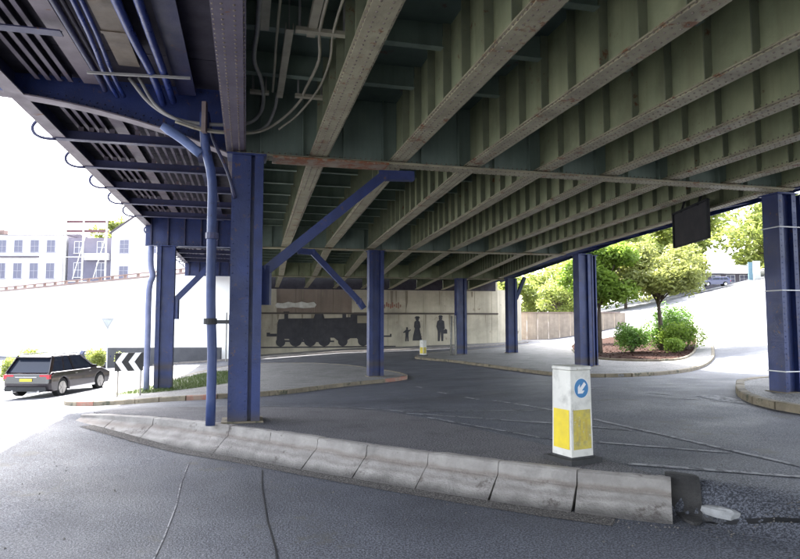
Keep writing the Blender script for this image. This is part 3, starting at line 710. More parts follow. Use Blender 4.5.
def bracket(u0, u1, w, z, label):
    o = empty('support_bracket', B(u0, w, z)); o.location = (0, 0, 0); tag(o, label, 'bracket', 'cable brackets under the deck')
    mb = MB(); mb.bar(B(u0, w, z), B(u1, w, z), .10, .05); mb.build('arm', TRAY, o)
    for u in (u0 + .05, u1 - .05): mb = MB(); mb.bar(B(u, w, z + .025), B(u, w, ZD), .03, .03); mb.build('hanger', GALV, o)
bracket(.0, .30, 9.9, 5.45, 'small cable bracket near the blue girder where two grey cables turn')
bracket(.72, 1.2, 9.9, 5.45, 'cable bracket against the first olive girder, farther of the two there')
bracket(.55, 1.22, 7.6, 5.45, 'long cable bracket against the first olive girder, nearest the camera')
def cable(pts, r, label, m=GALV):
    mb = MB(); mb.tube([B(*p) for p in pts], r, 8, 5); tag(mb.build('cable', m, None, smooth=True), label, 'cable')
cable([(-1.95, 10.7, 5.8), (-1.62, 10.7, 5.4), (-1.22, 10.7, 5.17), (-.73, 10.7, 5.11), (-.07, 10.7, 5.17), (.17, 10.6, 5.33), (.22, 10.1, 5.42), (.16, 9.35, 5.46), (.05, 8.56, 5.42), (.08, 7.64, 5.44), (.1, 6.5, 5.46)], .032, 'thick grey cable sweeping from the small bracket across the blue outrigger')
cable([(-1.8, 10.66, 5.8), (-1.46, 10.66, 5.3), (-.81, 10.66, 5.02), (-.07, 10.66, 5.0), (.27, 10.64, 5.12), (.42, 10.5, 5.4), (.44, 10.05, 5.5)], .028, 'grey cable looping below the first into the rust-stained tray')
cable([(-1.2, 10.6, 5.08), (-.7, 10.6, 4.96), (-.05, 10.6, 4.97), (.3, 10.6, 5.08), (.62, 10.4, 5.28), (.82, 10, 5.42), (.86, 9.62, 5.46), (.93, 8.34, 5.4), (.85, 7.5, 5.45), (.86, 6, 5.48)], .022, 'thin cable rising from the lowest loop towards the first olive girder', TRAY)
cable([(.5, 10.65, 5.1), (.8, 10.4, 5.3), (1.06, 9.57, 5.46), (1.08, 8.31, 5.4), (1.02, 7.41, 5.45), (1.05, 5.8, 5.48)], .018, 'thinnest cable running beside the first olive girder flange', TRAY)
cable([(.32, 2.5, 5.6), (.33, 7.6, 5.5), (.34, 8.6, 5.44), (.36, 9.9, 5.48)], .018, 'straight thin cable between the two inner cable trays', TRAY)
mb = MB(); mb.bar(B(-.73, 10.5, 5.42), B(-.73, 10.5, 4.9), .10, .07); tag(mb.build('cable_clamp', mat('clamp', (.28, .22, .2), (.2, .15, .13), 5, .6), None), 'upright clamp plate holding the looped cables above the downpipe', 'clamp')
# panel hanging from the right edge girder
sb = empty('overhead_sign', (7.92, 17.39, 3.8)); sb.location = (0, 0, 0); tag(sb, 'dark back of a large rectangular sign hanging from the right bridge edge', 'sign')
a, b = Vector((7.93, 17.45)), Vector((7.83, 15.3)); d = (b - a).normalized(); n_ = Vector((-d.y, d.x)) * .0
mb = MB(); mb.bar((a.x, a.y, 4.36), (b.x, b.y, 4.36), .05, 1.0); mb.build('panel', mat('sign_back', (.045, .042, .045), (.03, .028, .03), 1.5, .6), sb)
mb = MB(); 
for z in (3.87, 4.85): mb.bar((a.x - .04, a.y, z), (b.x - .04, b.y, z), .04, .05)
for p in (a, b): mb.bar((p.x - .04, p.y, 3.85), (p.x - .04, p.y, 4.87), .05, .05)
mb.build('frame', BLACK, sb)
for f in (.25, .75):
    p = a + (b - a) * f; mb = MB(); mb.bar((p.x - .03, p.y, 4.8), (p.x + .1, p.y, 5.2), .05, .05); mb.build('hanger', BLACK, sb)
# ------------------------------------------------------------------ abutment wall with murals
WA = Vector((-13.2, 55.2)); WB = Vector((9.6, 60.0)); wd = (WB - WA).normalized(); wn = Vector((wd.y, -wd.x))
def Wp(s_, d, z): p = WA + wd * s_ + wn * d; return (p.x, p.y, z)
WL = (WB - WA).length
wall = tag(empty('abutment_wall'), 'tall tan concrete abutment wall under the bridge carrying the painted train', 'wall')
def slab(mb, s0, s1, d0, d1, z0, z1): return mb.hexa([Wp(s_, d, z) for z in (z0, z1) for s_, d in ((s0, d1), (s1, d1), (s1, d0), (s0, d0))])
slab(MB(), 0, WL, -1.0, 0, -2.5, 5.9).build('backing_wall', CONC, wall)
edges = [0, .9, 2.0]; s_ = 2.0
while s_ < WL - .5: s_ += 1.72; edges.append(min(s_, WL))
for i, (a, b) in enumerate(zip(edges, edges[1:])):
    zb = -1.6
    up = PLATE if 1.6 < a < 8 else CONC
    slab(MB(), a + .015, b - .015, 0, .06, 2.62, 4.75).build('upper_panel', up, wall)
    if i % 2 == 0: slab(MB(), a + .01, edges[min(i + 2, len(edges) - 1)] - .01, 0, .09, zb, 2.45).build('lower_panel', CONC, wall)
slab(MB(), 0, WL, 0, .15, 2.46, 2.61).build('ledge', mat('ledge_dark', (.12, .10, .085), None, 1, .9), wall)
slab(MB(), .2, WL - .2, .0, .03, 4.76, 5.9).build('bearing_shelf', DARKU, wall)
mb = MB()
for i in range(16):
    a = 10.6 + i * .19; slab(mb, a, a + .13, .06, .066, 3.1 + .1 * math.sin(i * 1.7), 3.5 + .12 * math.cos(i * 2.3))
g_ = mb.build('faded_red_writing', REDP, wall)
rr = random.Random(8); mb = MB()
for i in range(26):
    a = rr.uniform(.5, WL - .8); w_ = rr.uniform(.05, .28); t_ = rr.choice((2.44, 4.7)); l_ = rr.uniform(.5, 1.9); d_ = .0945 if t_ < 3 else .0645
    mb.add([Wp(a, d_, t_), Wp(a + w_, d_, t_), Wp(a + w_ * rr.uniform(.6, .9), d_, t_ - l_ * rr.uniform(.5, .9)), Wp(a + w_ * .4, d_, t_ - l_), Wp(a + w_ * .1, d_, t_ - l_ * rr.uniform(.3, .8))], [(0, 1, 2, 3, 4)])
mb.build('drip_stains', mat('drip_stain', (.30, .255, .185), (.22, .185, .14), 2, .9), wall, stuff=True)
# return wall on the right, catching the sun
w2 = tag(empty('return_wall'), 'paler sunlit concrete wall turning away right of the abutment', 'wall')
def seg(mb, p, q, th, z0, z1):
    p, q = Vector(p), Vector(q); t = (q - p).normalized(); n = Vector((-t.y, t.x)) * th
    return mb.hexa([(a.x, a.y, z) for z in (z0, z1) for a in (p, q, q + n, p + n)])
P_ = [(9.6, 60.05), (11.2, 61.5), (12.6, 64), (13.4, 67.5)]
for p, q in zip(P_, P_[1:]): seg(MB(), p, q, .5, -1.2, 4.9 if p[0] < 12 else 4.2).build('wall_panel', CONC, w2)
w3 = tag(empty('boundary_wall'), 'low weathered boundary wall of upright panels beyond the lit pavement', 'wall')
x = 13.2
while x < 24.5:
    seg(MB(), (x, 69.5 - (x - 13) * .1), (x + 1.17, 69.5 - (x - 11.83) * .1), .12, -.9, 2.75).build('panel', FENCE, w3); x += 1.2
seg(MB(), (13.1, 69.38), (24.6, 68.2), .3, 2.76, 2.86).build('coping', BRICK, w3)

# murals: thin painted plates on the wall. mural coordinates: s along wall (m), z up
def W_s(px, py):   # not used for placement from camera; kept for clarity of units
    return px, py
M0, MZ = 2.05, -.52       # left end of the engine, rail level
def circ(cx, cz, r, n=20, a0=0, a1=360): return [(cx + r * math.cos(R(a0 + (a1 - a0) * i / n)), cz + r * math.sin(R(a0 + (a1 - a0) * i / n))) for i in range(n + (0 if a1 - a0 >= 360 else 1))]
train = tag(empty('train_mural'), 'black silhouette of an old steam tank engine painted on the abutment wall', 'mural')
def plate(poly, m, parent, name, d0=.09, d1=.11):
    return MB().prism([(M0 + a, MZ + b) for a, b in poly], lambda a, b: Wp(a, d0, b), lambda a, b: Wp(a, d1, b)).build(name, m, parent)
body = [(0, .75), (-.0, .55), (.35, .55), (.5, .72), (1.05, .72), (1.3, .55), (2.3, .55), (2.6, .8), (3.2, .8), (3.5, .55), (4.3, .55), (4.6, .8), (5.2, .8), (5.5, .55), (6.4, .55), (6.7, .75), (7.3, .75), (7.5, .5), (9.5, .5), (9.5, 1.0),
        (9.35, 1.05), (9.35, 2.1), (8.6, 2.1), (8.6, 2.95), (9.3, 3.0), (9.3, 3.15), (7.0, 3.15), (7.0, 3.0), (6.7, 2.95), (6.7, 2.7), (6.3, 2.7), (6.3, 3.1), (5.95, 3.1), (5.95, 2.65), (4.3, 2.6), (4.2, 2.95), (4.0, 3.12), (3.6, 3.12), (3.4, 2.95), (3.3, 2.6),
        (1.0, 2.58), (1.0, 2.95), (1.1, 3.2), (.55, 3.2), (.65, 2.95), (.65, 2.55), (.15, 2.5), (.05, 2.2)]
plate(body, SILH, train, 'engine_body')
plate([(7.35, 2.15), (8.35, 2.15), (8.35, 2.85), (7.35, 2.85)], mat('mural_cab_gap', (.33, .29, .21), None, 1, .85), train, 'cab_opening', .11, .114)
for cx, r in ((.35, .42), (1.7, .58), (3.0, .58), (4.3, .58), (6.0, .45), (7.9, .5)): plate(circ(cx, r + .02, r), SILH, train, 'wheel', .112, .125)
plate([(.6, .45), (5.2, .4), (5.2, .55), (.6, .62)], SILH, train, 'coupling_rod', .126, .135)
plate([(-.9, .95), (0, .95), (0, 1.2), (-.6, 1.2), (-.6, 1.3), (-.9, 1.3)], SILH, train, 'buffer')
plate([(9.5, .85), (10.6, .85), (10.6, 1.15), (10.45, 1.15), (10.45, 1.0), (9.5, 1.0)], SILH, train, 'buffer')
plate([(-1.6, -.1), (11.0, -.1), (11.0, .02), (-1.6, .02)], SILH, train, 'rail')
cl = [(-.05, 3.55), (.6, 3.5), (1.4, 3.62), (2.4, 3.52), (3.4, 3.6), (3.55, 3.85), (3.3, 4.1), (2.7, 4.0), (2.2, 4.12), (1.6, 3.98), (1.0, 4.1), (.5, 3.95), (0, 4.0), (-.2, 3.78)]
plate(cl, CLOUDP, train, 'steam_cloud', .16, .18)
def figure(s0, h, kind, label):
    o = tag(empty('figure_mural'), label, 'mural', 'painted figures on the abutment wall')
    def P(poly, nm, d0=.09, d1=.11): MB().prism([(s0 + a * h, .15 - .52 + .28 + b * h) for a, b in poly], lambda a, b: Wp(a, d0, b), lambda a, b: Wp(a, d1, b)).build(nm, SILH, o)
    P([(a, b) for a, b in circ(0, .92, .075, 12)], 'head')
    if kind == 'woman':
        P([(-.05, .86), (.05, .86), (.11, .8), (.14, .58), (.10, .52), (.17, .2), (.2, .03), (-.2, .03), (-.17, .25), (-.1, .52), (-.14, .6), (-.12, .8)], 'body'); P([(-.13, .95), (.13, .95), (.07, 1.03), (-.06, 1.03)], 'hat')
    elif kind == 'man':
        P([(-.05, .87), (.05, .87), (.15, .81), (.18, .5), (.14, .48), (.12, .35), (.11, 0), (.03, 0), (.0, .4), (-.04, 0), (-.12, 0), (-.12, .4), (-.15, .5), (-.18, .6), (-.14, .81)], 'body'); P([(.12, .3), (.28, .3), (.28, .45), (.22, .5), (.12, .45)], 'case')
        P([(-.1, .97), (.1, .97), (.06, 1.05), (-.06, 1.05)], 'hat')
    else:
        P([(-.05, .85), (.05, .85), (.12, .78), (.26, .84), (.28, .78), (.12, .66), (.1, .42), (.12, 0), (.03, 0), (.0, .35), (-.04, 0), (-.13, 0), (-.1, .42), (-.12, .62), (-.26, .58), (-.28, .64), (-.12, .78)], 'body')
for px_s, h, kd, lb in ((14.15, 1.35, 'child', 'painted black silhouette of a child with arms out, left of the woman'), (15.15, 2.3, 'woman', 'painted black silhouette of a woman in a long dress and hat'), (17.45, 2.35, 'man', 'painted black silhouette of a man in a hat carrying a bag')):
    figure(px_s, h, kd, lb)

# ------------------------------------------------------------------ left: ramp wall, terrace and houses
rw = tag(empty('ramp_wall'), 'long white rendered retaining wall rising to the right below the terrace', 'wall')
RA, RB = (-75, 88.0), (-13.6, 50.5)
def rz(f): return 4.4 + 1.75 * f
n = 12
for i in range(n):
    a = Vector(RA).lerp(Vector(RB), i / n); b = Vector(RA).lerp(Vector(RB), (i + 1) / n); t = (b - a).normalized(); m_ = Vector((-t.y, t.x)) * .5; b2 = b - t * .03
    MB().hexa([(a.x, a.y, -3), (b2.x, b2.y, -3), (b2.x + m_.x, b2.y + m_.y, -3), (a.x + m_.x, a.y + m_.y, -3), (a.x, a.y, rz(i / n)), (b2.x, b2.y, rz((i + 1) / n)), (b2.x + m_.x, b2.y + m_.y, rz((i + 1) / n)), (a.x + m_.x, a.y + m_.y, rz(i / n))]).build('wall_panel', CONCW, rw)
    m2 = m_ * 1.3; o_ = -m_ * .15
    for z0, z1, w_ in ((.002, .16, 1), (.42, .5, .3)):
        MB().hexa([(a.x + o_.x, a.y + o_.y, rz(i / n) + z0), (b2.x + o_.x, b2.y + o_.y, rz((i + 1) / n) + z0), (b2.x + m2.x * w_, b2.y + m2.y * w_, rz((i + 1) / n) + z0), (a.x + m2.x * w_, a.y + m2.y * w_, rz(i / n) + z0), (a.x + o_.x, a.y + o_.y, rz(i / n) + z1), (b2.x + o_.x, b2.y + o_.y, rz((i + 1) / n) + z1), (b2.x + m2.x * w_, b2.y + m2.y * w_, rz((i + 1) / n) + z1), (a.x + m2.x * w_, a.y + m2.y * w_, rz(i / n) + z1)]).build('coping' if z0 < .1 else 'handrail', BRICK, rw)
    for k in range(3):
        p = a.lerp(b, (k + .5) / 3) + m_ * .0; zz = rz((i + (k + .5) / 3) / n); MB().box(p.x - .12, p.x + .12, p.y, p.y + .2, zz + .161, zz + .419).build('baluster', BRICK, rw)
# concrete end pier joining ramp wall and abutment
pier = tag(empty('concrete_pier'), 'pale concrete pier at the left end of the mural wall', 'pier')
MB().box(-14.6, -13.3, 52.2, 54.9, -2.5, 5.3).build('shaft', mat('pier_concrete', (.5, .47, .42), (.4, .37, .33), 1, .85, streak=1.2), pier)
MB().box(-14.7, -13.2, 52.1, 54.95, 5.3, 5.6).build('pier_cap', CONC, pier)
lw = tag(MB().box(-24, -14.7, 50.2, 50.6, -2.4, -.35).build('low_wall', mat('dark_lowwall', (.10, .10, .11), None, 1, .85), None), 'low dark wall at the foot of the white ramp wall', 'wall')
tb = MB(); tb.hexa([(-160, 60.5, -3), (-12, 60.5, -3), (-12, 200, -3), (-160, 200, -3), (-160, 145, 5.0), (-75, 90, 4.3), (-14, 53.0, 5.9), (-12, 61, 5.9)])
tb = MB(); tb.add([(-160, 141, 4.0), (-75, 88.6, 4.3), (-14.5, 51.6, 6.0), (-12, 57, 6.0), (-12, 260, 8), (-160, 260, 8)], [(0, 1, 2, 3, 4, 5)])
tb.add([(-160, 141, 4.0), (-75, 88.6, 4.3), (-14.5, 51.6, 6.0), (-12, 57, 6.0), (-12, 260, 8), (-160, 260, 8)] + [(-160, 141, -6), (-75, 88.6, -6), (-14.5, 51.6, -6), (-12, 57, -6), (-12, 260, -6), (-160, 260, -6)], [(i, (i + 1) % 6, 6 + (i + 1) % 6, 6 + i) for i in range(6)])
struct(tb.build('terrace_ground', PAVE))

def window(parent, x, y, z, w, h, ang, m=GLSW, rows=2, cols=2, frame=HOUSEW):
    f = empty('window'); bpy.data.objects.remove(f)
    c, s_ = math.cos(ang), math.sin(ang)
    def T(a, d, zz): return (x + a * c + d * s_, y + a * s_ - d * c, z + zz)
    def bx(mb, a0, a1, d0, d1, z0, z1): return mb.hexa([T(a, d, zz) for zz in (z0, z1) for a, d in ((a0, d1), (a1, d1), (a1, d0), (a0, d0))])
    mb = MB(); t = .07
    bx(mb, -w / 2 - t, w / 2 + t, .0, .05, h, h + t); bx(mb, -w / 2 - t, -w / 2, .0, .05, 0, h); bx(mb, w / 2, w / 2 + t, .0, .05, 0, h)
    for i in range(1, cols): bx(mb, -w / 2 + w * i / cols - .025, -w / 2 + w * i / cols + .025, .012, .04, 0, h)
    for i in range(1, rows): bx(mb, -w / 2, w / 2, .012, .045, h * i / rows - .025, h * i / rows + .025)
    o = mb.build('window', frame, parent)
    bx(MB(), -w / 2, w / 2, .0, .01, 0, h).build('pane', m, o)
    bx(MB(), -w / 2 - .12, w / 2 + .12, .0, .14, -.1, -.002).build('sill', frame, o)
SHAD = mat('window_surround_dark', (.42, .41, .46), None, 1, .8)
# white terrace
ht = tag(empty('white_terrace_house'), 'long two-storey white rendered terrace with sash windows on the upper road', 'house')
MB().box(-82, -50.0, 90, 99, 4, 14.7).build('wall', HOUSEW, ht)
rf = MB().hexa([(-82.5, 89.6, 14.7), (-49.6, 89.6, 14.7), (-49.6, 99.4, 14.7), (-82.5, 99.4, 14.7), (-82.5, 93.8, 15.3), (-49.6, 93.8, 15.3), (-49.6, 95.2, 15.3), (-82.5, 95.2, 15.3)]).build('roof', SLATE, ht)
for cx in (-74, -62): MB().box(cx - .5, cx + .5, 94, 95, 15.0, 16.0).build('chimney', BRICK, rf)
for i in range(13):
    x = -51.8 - i * 2.42
    window(ht, x, 89.998, 12.1, 1.15, 1.75, 0, frame=SHAD); window(ht, x, 89.998, 8.2, 1.15, 2.2, 0, frame=SHAD)
MB().box(-70, -53.5, 89.6, 89.98, 11.3, 11.5).build('string_course', SLATE, ht)
# blue-grey house with scaffold
hb = tag(empty('scaffolded_house'), 'blue-grey fronted house wrapped in pale scaffolding beside the white terrace', 'house')
MB().box(-49.5, -42.9, 90.5, 99, 4, 14.3).build('wall', HOUSEB, hb)
for x, z, w_, h in ((-47.9, 12, 1.3, 1.7), (-47.9, 8.4, 1.3, 2.1), (-44.5, 12, 1.3, 1.7), (-44.5, 8.4, 1.3, 2.1)): window(hb, x, 90.498, z, w_, h, 0)
MB().box(-46.8, -43.2, 89.9, 90.49, 10.9, 11.9).build('bay_band', HOUSEW, hb)
for z in (14.9, 16.3): MB().box(-49.2, -43.0, 89.2, 89.3, z, z + .42).build('scaffold_board', mat('dark_red_board', (.16, .08, .09), None, 1, .8), hb)
for x in (-49.2, -46.6, -43.2): MB().box(x - .1, x + .1, 89.0, 89.2, 5, 17.4).build('scaffold_pole', WHITEP, hb)
for x in (-48, -45.0): MB().bar((x, 89.15, 8), (x + 1.8, 89.15, 14.8), .12, .12).build('scaffold_brace', WHITEP, hb)
for z in (7.6, 11.2, 14.6): MB().box(-49.3, -43.0, 89.05, 89.2, z, z + .12).build('scaffold_rail', WHITEP, hb)
# white gabled house
hg = tag(empty('gabled_house'), 'white gable-ended house with one dark sash window next to the scaffolding', 'house')
MB().prism([(-42.6, 4), (-34.5, 4), (-34.5, 14.8), (-38.4, 17.9), (-42.6, 14.9)], lambda a, b: (a, 89.5, b), lambda a, b: (a, 100, b)).build('wall', HOUSEW, hg)
for a, b in (((-42.9, 14.8), (-38.4, 18.05)), ((-34.2, 14.7), (-38.4, 18.05))): MB().bar((a[0], 94.6, a[1]), (b[0], 94.6, b[1]), 10.8, .12).build('roof', SLATE, hg)
window(hg, -40.7, 89.498, 11.9, 1.25, 1.9, 0, frame=SHAD, rows=3); window(hg, -36.6, 89.498, 11.9, 1.25, 1.9, 0, frame=SHAD, rows=3)
window(hg, -40.7, 89.498, 8, 1.25, 1.9, 0, frame=SHAD, rows=3)

# ------------------------------------------------------------------ foliage
def leaves(mb, c, r, n, size, rnd, shell=.55):
    for _ in range(n):
        while True:
            d = Vector((rnd.gauss(0, 1), rnd.gauss(0, 1), rnd.gauss(0, 1)))
            if d.length > .1: break
        d.normalize(); q = shell + (1 - shell) * rnd.random() ** .6
        p = Vector(c) + Vector((d.x * r[0], d.y * r[1], d.z * r[2])) * q * rnd.uniform(.9, 1.12)
        a = Vector((rnd.gauss(0, 1), rnd.gauss(0, 1), rnd.gauss(0, .6))).normalized(); b = a.cross(Vector((rnd.gauss(0, 1), rnd.gauss(0, 1), rnd.gauss(0, 1)))).normalized()
        s_ = size * rnd.uniform(.6, 1.3); a *= s_; b *= s_ * .5
        mb.add([p - a, p - b * .9 + a * .1, p + a, p + b * .9 + a * .1], [(0, 1, 2, 3)])
def tree(x, y, z, h, crown_r, crown_z, leafm, label, seed, n_cl=16, per=420, size=.17, lean=0, group=None, trunk_r=.13, flat=.75, spread=None):
    rnd = random.Random(seed); o = tag(empty('tree'), label, 'tree', group)
    top = crown_z + .3; tr = MB(); mid = Vector((x + lean * .5, y, z + (crown_z - z) * .5)); T = Vector((x + lean, y, crown_z))
    tr.tube([(x, y, z - .2), tuple(mid), tuple(T)], [trunk_r * 1.2, trunk_r * .95, trunk_r * .9, trunk_r * .8, trunk_r * .6, trunk_r * .5, trunk_r * .4], 8, 3)
    cl = MB(); 
    for i in range(n_cl):
        a = rnd.uniform(0, 6.28); q = math.sqrt(rnd.random()) * .82; zz = rnd.uniform(-.75, .85); k = math.sqrt(max(.05, 1 - zz * zz * .8))
        c = Vector((x + lean + math.cos(a) * q * crown_r * k, y + math.sin(a) * q * crown_r * k, crown_z + crown_r * flat * zz + crown_r * .25))
        rr_ = crown_r * rnd.uniform(.24, .42); leaves(cl, c, (rr_, rr_, rr_ * .75), int(per * rnd.uniform(.7, 1.2)), size, rnd, .35)
        st = Vector((x + lean * .8, y, z + (crown_z - z) * rnd.uniform(.6, .95))); tr.tube([tuple(st), tuple((st + c) / 2 + Vector((0, 0, .1))), tuple(c)], [trunk_r * .42, trunk_r * .3, trunk_r * .25, trunk_r * .2, trunk_r * .1], 5, 2)
    tr.build('trunk', BARK, o, smooth=True); cl.build('crown', leafm, o, recalc=False); return o
def bush(x, y, rx, ry, h, leafm, label, seed, per=1800, size=.09, group=None):
    rnd = random.Random(seed); z = ground(x, y) + .15; o = tag(empty('bush'), label, 'bush', group); cl = MB()
    for i in range(9):
        a = rnd.uniform(0, 6.28); q = math.sqrt(rnd.random()) * .6; leaves(cl, (x + math.cos(a) * q * rx, y + math.sin(a) * q * ry, z + h * rnd.uniform(.3, .68)), (rx * .5, ry * .5, h * .34), per // 9, size, rnd, .4)
    cl.build('foliage', leafm, o, recalc=False); st = MB()
    for i in range(5): a = i * 1.3; st.tube([(x, y, z - .1), (x + math.cos(a) * rx * .4, y + math.sin(a) * ry * .4, z + h * .6)], [.04, .02], 5)
    st.build('stems', BARK, o); return o
tree(16.3, 38.0, ground(16.3, 38) + .15, 6, 3.1, 4.2, LEAF2, 'olive-brown leafed tree with a slim trunk rising from the planting bed', 21, 30, 480, .14, trunk_r=.16, flat=.5, lean=-.3)
tree(12.2, 37.4, ground(12.2, 37.4) + .15, 7, 2.4, 4.2, LEAF1, 'bright green leafy tree behind the column beside the planting bed', 22, 28, 450, .15, trunk_r=.15, flat=.85)
tree(15.5, 52, ground(15.5, 52) + .15, 7, 2.3, 4.6, LEAF1, 'fresh green tree just right of the farther columns, seen past the bridge edge', 27, 16, 300, .16, flat=.8)
bush(14.0, 37.0, 1.35, 1.0, 1.85, LEAFD, 'round clipped dark green bush on the left of the planting bed', 31, 5200, .07)
bush(16.4, 38.6, 1.6, 1.3, 2.1, LEAFD, 'broad dark green shrub behind the other bushes of the planting bed', 32, 4200, .08)
bush(17.3, 37.2, 1.5, 1.0, 1.8, LEAF1, 'lighter green shrub on the right edge of the planting bed', 33, 4200, .08)
bush(17.9, 39.3, 1.7, 1.3, 2.9, LEAFD, 'tallest shrub of the planting bed, behind its right end', 36, 4800, .085)
bush(15.8, 35.2, .8, .6, .9, LEAF1, 'low light green plant at the front of the planting bed', 34, 1500, .07)
bush(11.3, 37.5, .6, .9, 1.3, LEAFD, 'narrow dark shrub right behind the column beside the bed', 35, 1500, .07)
back = [(50, 122, 8, 14, LEAF3), (66, 108, 9, 15, LEAF3), (37, 100, 8, 9.5, LEAF3), (62, 84, 9, 11, LEAF2), (71, 96, 10, 11, LEAF3), (48, 112, 9, 13, LEAF3), (30, 105, 7, 6.5, LEAF3), (80, 120, 13, 14, LEAF3), (24, 96, 6, 4.5, LEAF3), (17, 92, 5, 4.2, LEAF3), (22, 84, 3.4, 4.0, LEAF3), (11, 100, 5, 5, LEAF2), (60, 125, 11, 16, LEAF3), (38, 125, 9, 12, LEAF3)]
wh = ['over the parked van', 'right of the parked van', 'left of the parked van', 'overhanging the road beside the near right column', 'behind the near right column', 'rising behind the van', 'low beyond the planting bed tree', 'farthest right on the hill', 'beyond the boundary wall', 'left of the others beyond the boundary wall', 'small, just behind the boundary wall', 'farthest left behind the return wall', 'high on the hill above the van', 'high on the hill above the bright green tree']
for i, (x, y, r, cz, m) in enumerate(back):
    tree(x, y, ground(x, y), 9, r, cz, m, 'sunlit yellow-green tree ' + wh[i] if m is LEAF3 else 'duller olive tree ' + wh[i], 40 + i, 24, 260, r * .06, group='trees on the hillside beyond', trunk_r=.25, flat=.7)
for i, (x, y, h, l) in enumerate(((-17.6, 29.8, 1.9, 'yellow-green roadside shrub just left of the dark car'), (-20.5, 33, 1.5, 'lower shrub at the left picture edge behind the car'), (-24, 48, 1.6, 'shrub beneath the triangular sign'), (-21, 47, 1.2, 'small shrub between the triangular sign and the arrow board'))):
    bush(x, y, .95, .8, h, LEAF3, l, 70 + i, 1500, .1)
tree(-50, 106, 6, 9, 4.5, 15.5, LEAF3, 'pale tree rising behind the scaffolded house', 80, 18, 200, .35, trunk_r=.3)
tree(-43, 110, 6, 9, 4.0, 16, LEAF3, 'pale tree rising behind the gabled house', 81, 18, 200, .35, trunk_r=.3)
# fallen leaves and clods of mulch on the bed
mb = MB(); rr = random.Random(5)
for _ in range(2600):
    x, y = rr.uniform(10, 22.5), rr.uniform(29, 50)
    if inside(bedp, x, y):
        z = ground(x, y) + .2; a = rr.uniform(0, 6.3); s_ = rr.uniform(.03, .09); mb.add([(x + s_ * math.cos(a), y + s_ * math.sin(a), z), (x - s_ * math.sin(a) * .6, y + s_ * math.cos(a) * .6, z + rr.uniform(0, .05)), (x - s_ * math.cos(a), y - s_ * math.sin(a), z)], [(0, 1, 2)])
tag(mb.build('bark_chips', SOIL, None, stuff=True, recalc=False), 'loose reddish bark chips scattered over the planting bed', 'bark chips')

# ------------------------------------------------------------------ keep-left bollard
def bollard(x, y, z, h, w_, rz_, label, big=True):
    o = tag(empty('illuminated_bollard', (x, y, z), rz_), label, 'bollard')
    hw = w_ / 2; t = .93; zb = .06
    def T(a, b, zz): k = 1 - (1 - t) * (zz - zb) / (h - zb); return (a * k, b * k, zz)
    MB().hexa([T(a, b, zz) for zz in (zb, h - .05) for a, b in ((-hw, -hw), (hw, -hw), (hw, hw), (-hw, hw))]).build('body', WHITEP, o)
    bevel(o.children[0], .012)
    c = MB().hexa([T(a, b, zz) for zz in (h - .05, h) for a, b in ((-hw - .008, -hw - .008), (hw + .008, -hw - .008), (hw + .008, hw + .008), (-hw - .008, hw + .008))]).build('top_cap', WHITEP, o); bevel(c, .012)
    MB().box(-hw - .07, hw + .07, -hw - .07, hw + .07, -.02, zb - .01).build('base', BLACK, o); bevel(o.children[2], .015)
    MB().box(-hw - .01, hw + .01, -hw - .01, hw + .01, zb - .01, zb + .012).build('foot_trim', BLACK, o)
    def face(poly, side, d0, d1):    # side 0: -Y face, 1: -X face
        def g_(a, zz, d):
            q = T(a, -hw, zz)
            return (q[0], q[1] - d, zz) if side == 0 else (q[1] - d, -q[0], zz)
        return MB().prism(poly, lambda a, zz: g_(a, zz, d0), lambda a, zz: g_(a, zz, d1))
    for s_, m in ((0, YELD), (1, YEL)):
        face([(-hw * .8, .16), (hw * .8, .16), (hw * .8, h * .545), (-hw * .8, h * .545)], s_, .0, .005).build('yellow_panel', m, o)
    if big:
        cz = h * .77; r = .125
        for poly, d0, d1, m, nm in ((circ(0, cz, r, 32), .0, .006, WHITE, 'sign_rim'), (circ(0, cz, r * .94, 32), .006, .009, SIGNB, 'sign_disc')): face(poly, 0, d0, d1).build(nm, m, o)
        ar = [(-.022, .085), (.022, .085), (.022, -.02), (.055, .015), (.055, -.035), (0, -.09), (-.055, -.035), (-.055, .015), (-.022, -.02)]
        ca, sa = math.cos(R(-45)), math.sin(R(-45))
        face([(a * ca - (-0 + b) * -sa * 1, cz + (a * sa + b * ca)) if False else (a * ca + b * -sa * -1 * -1, cz + a * sa + b * ca) for a, b in ar], 0, .009, .012).build('arrow', WHITE, o)
        for q in range(3): face([(-hw * .55 + q * hw * .42, .26), (-hw * .55 + q * hw * .42 + .03, .26), (-hw * .55 + q * hw * .42 + .03, h * .45), (-hw * .55 + q * hw * .42, h * .45)], 0, .0051, .006).build('worn_stripe', mat('ghost_mark', (.42, .30, .06), (.6, .47, .06), 12, .6), o)
    return o
bx_, by_ = 2.165, 7.78
bollard(bx_, by_, ground(bx_, by_) + .02, 1.17, .355, R(27), 'tall white and yellow bollard with blue arrow disc on the near island', True)
bollard(1.56, 41.4, ground(1.56, 41.4) + .12, 1.05, .34, R(45), 'small distant white and yellow bollard at the tip of the far island', False)
# bare posts by the far column
for i, (x, y, le, l) in enumerate(((3.43, 41.4, .06, 'left of two thin grey posts before the far column'), (3.75, 41.2, -.04, 'right of two thin grey posts, tight against the far column'))):
    z = ground(x, y) + .12; o = tag(empty('grey_post'), l, 'post', 'two grey posts by the far column'); MB().tube([(x, y, z), (x + le, y, z + 2.6)], .075, 10).build('shaft', GALV, o, smooth=True); MB().tube([(x + le, y, z + 2.6), (x + le, y, z + 2.64)], .085, 10).build('cap', GALV, o)
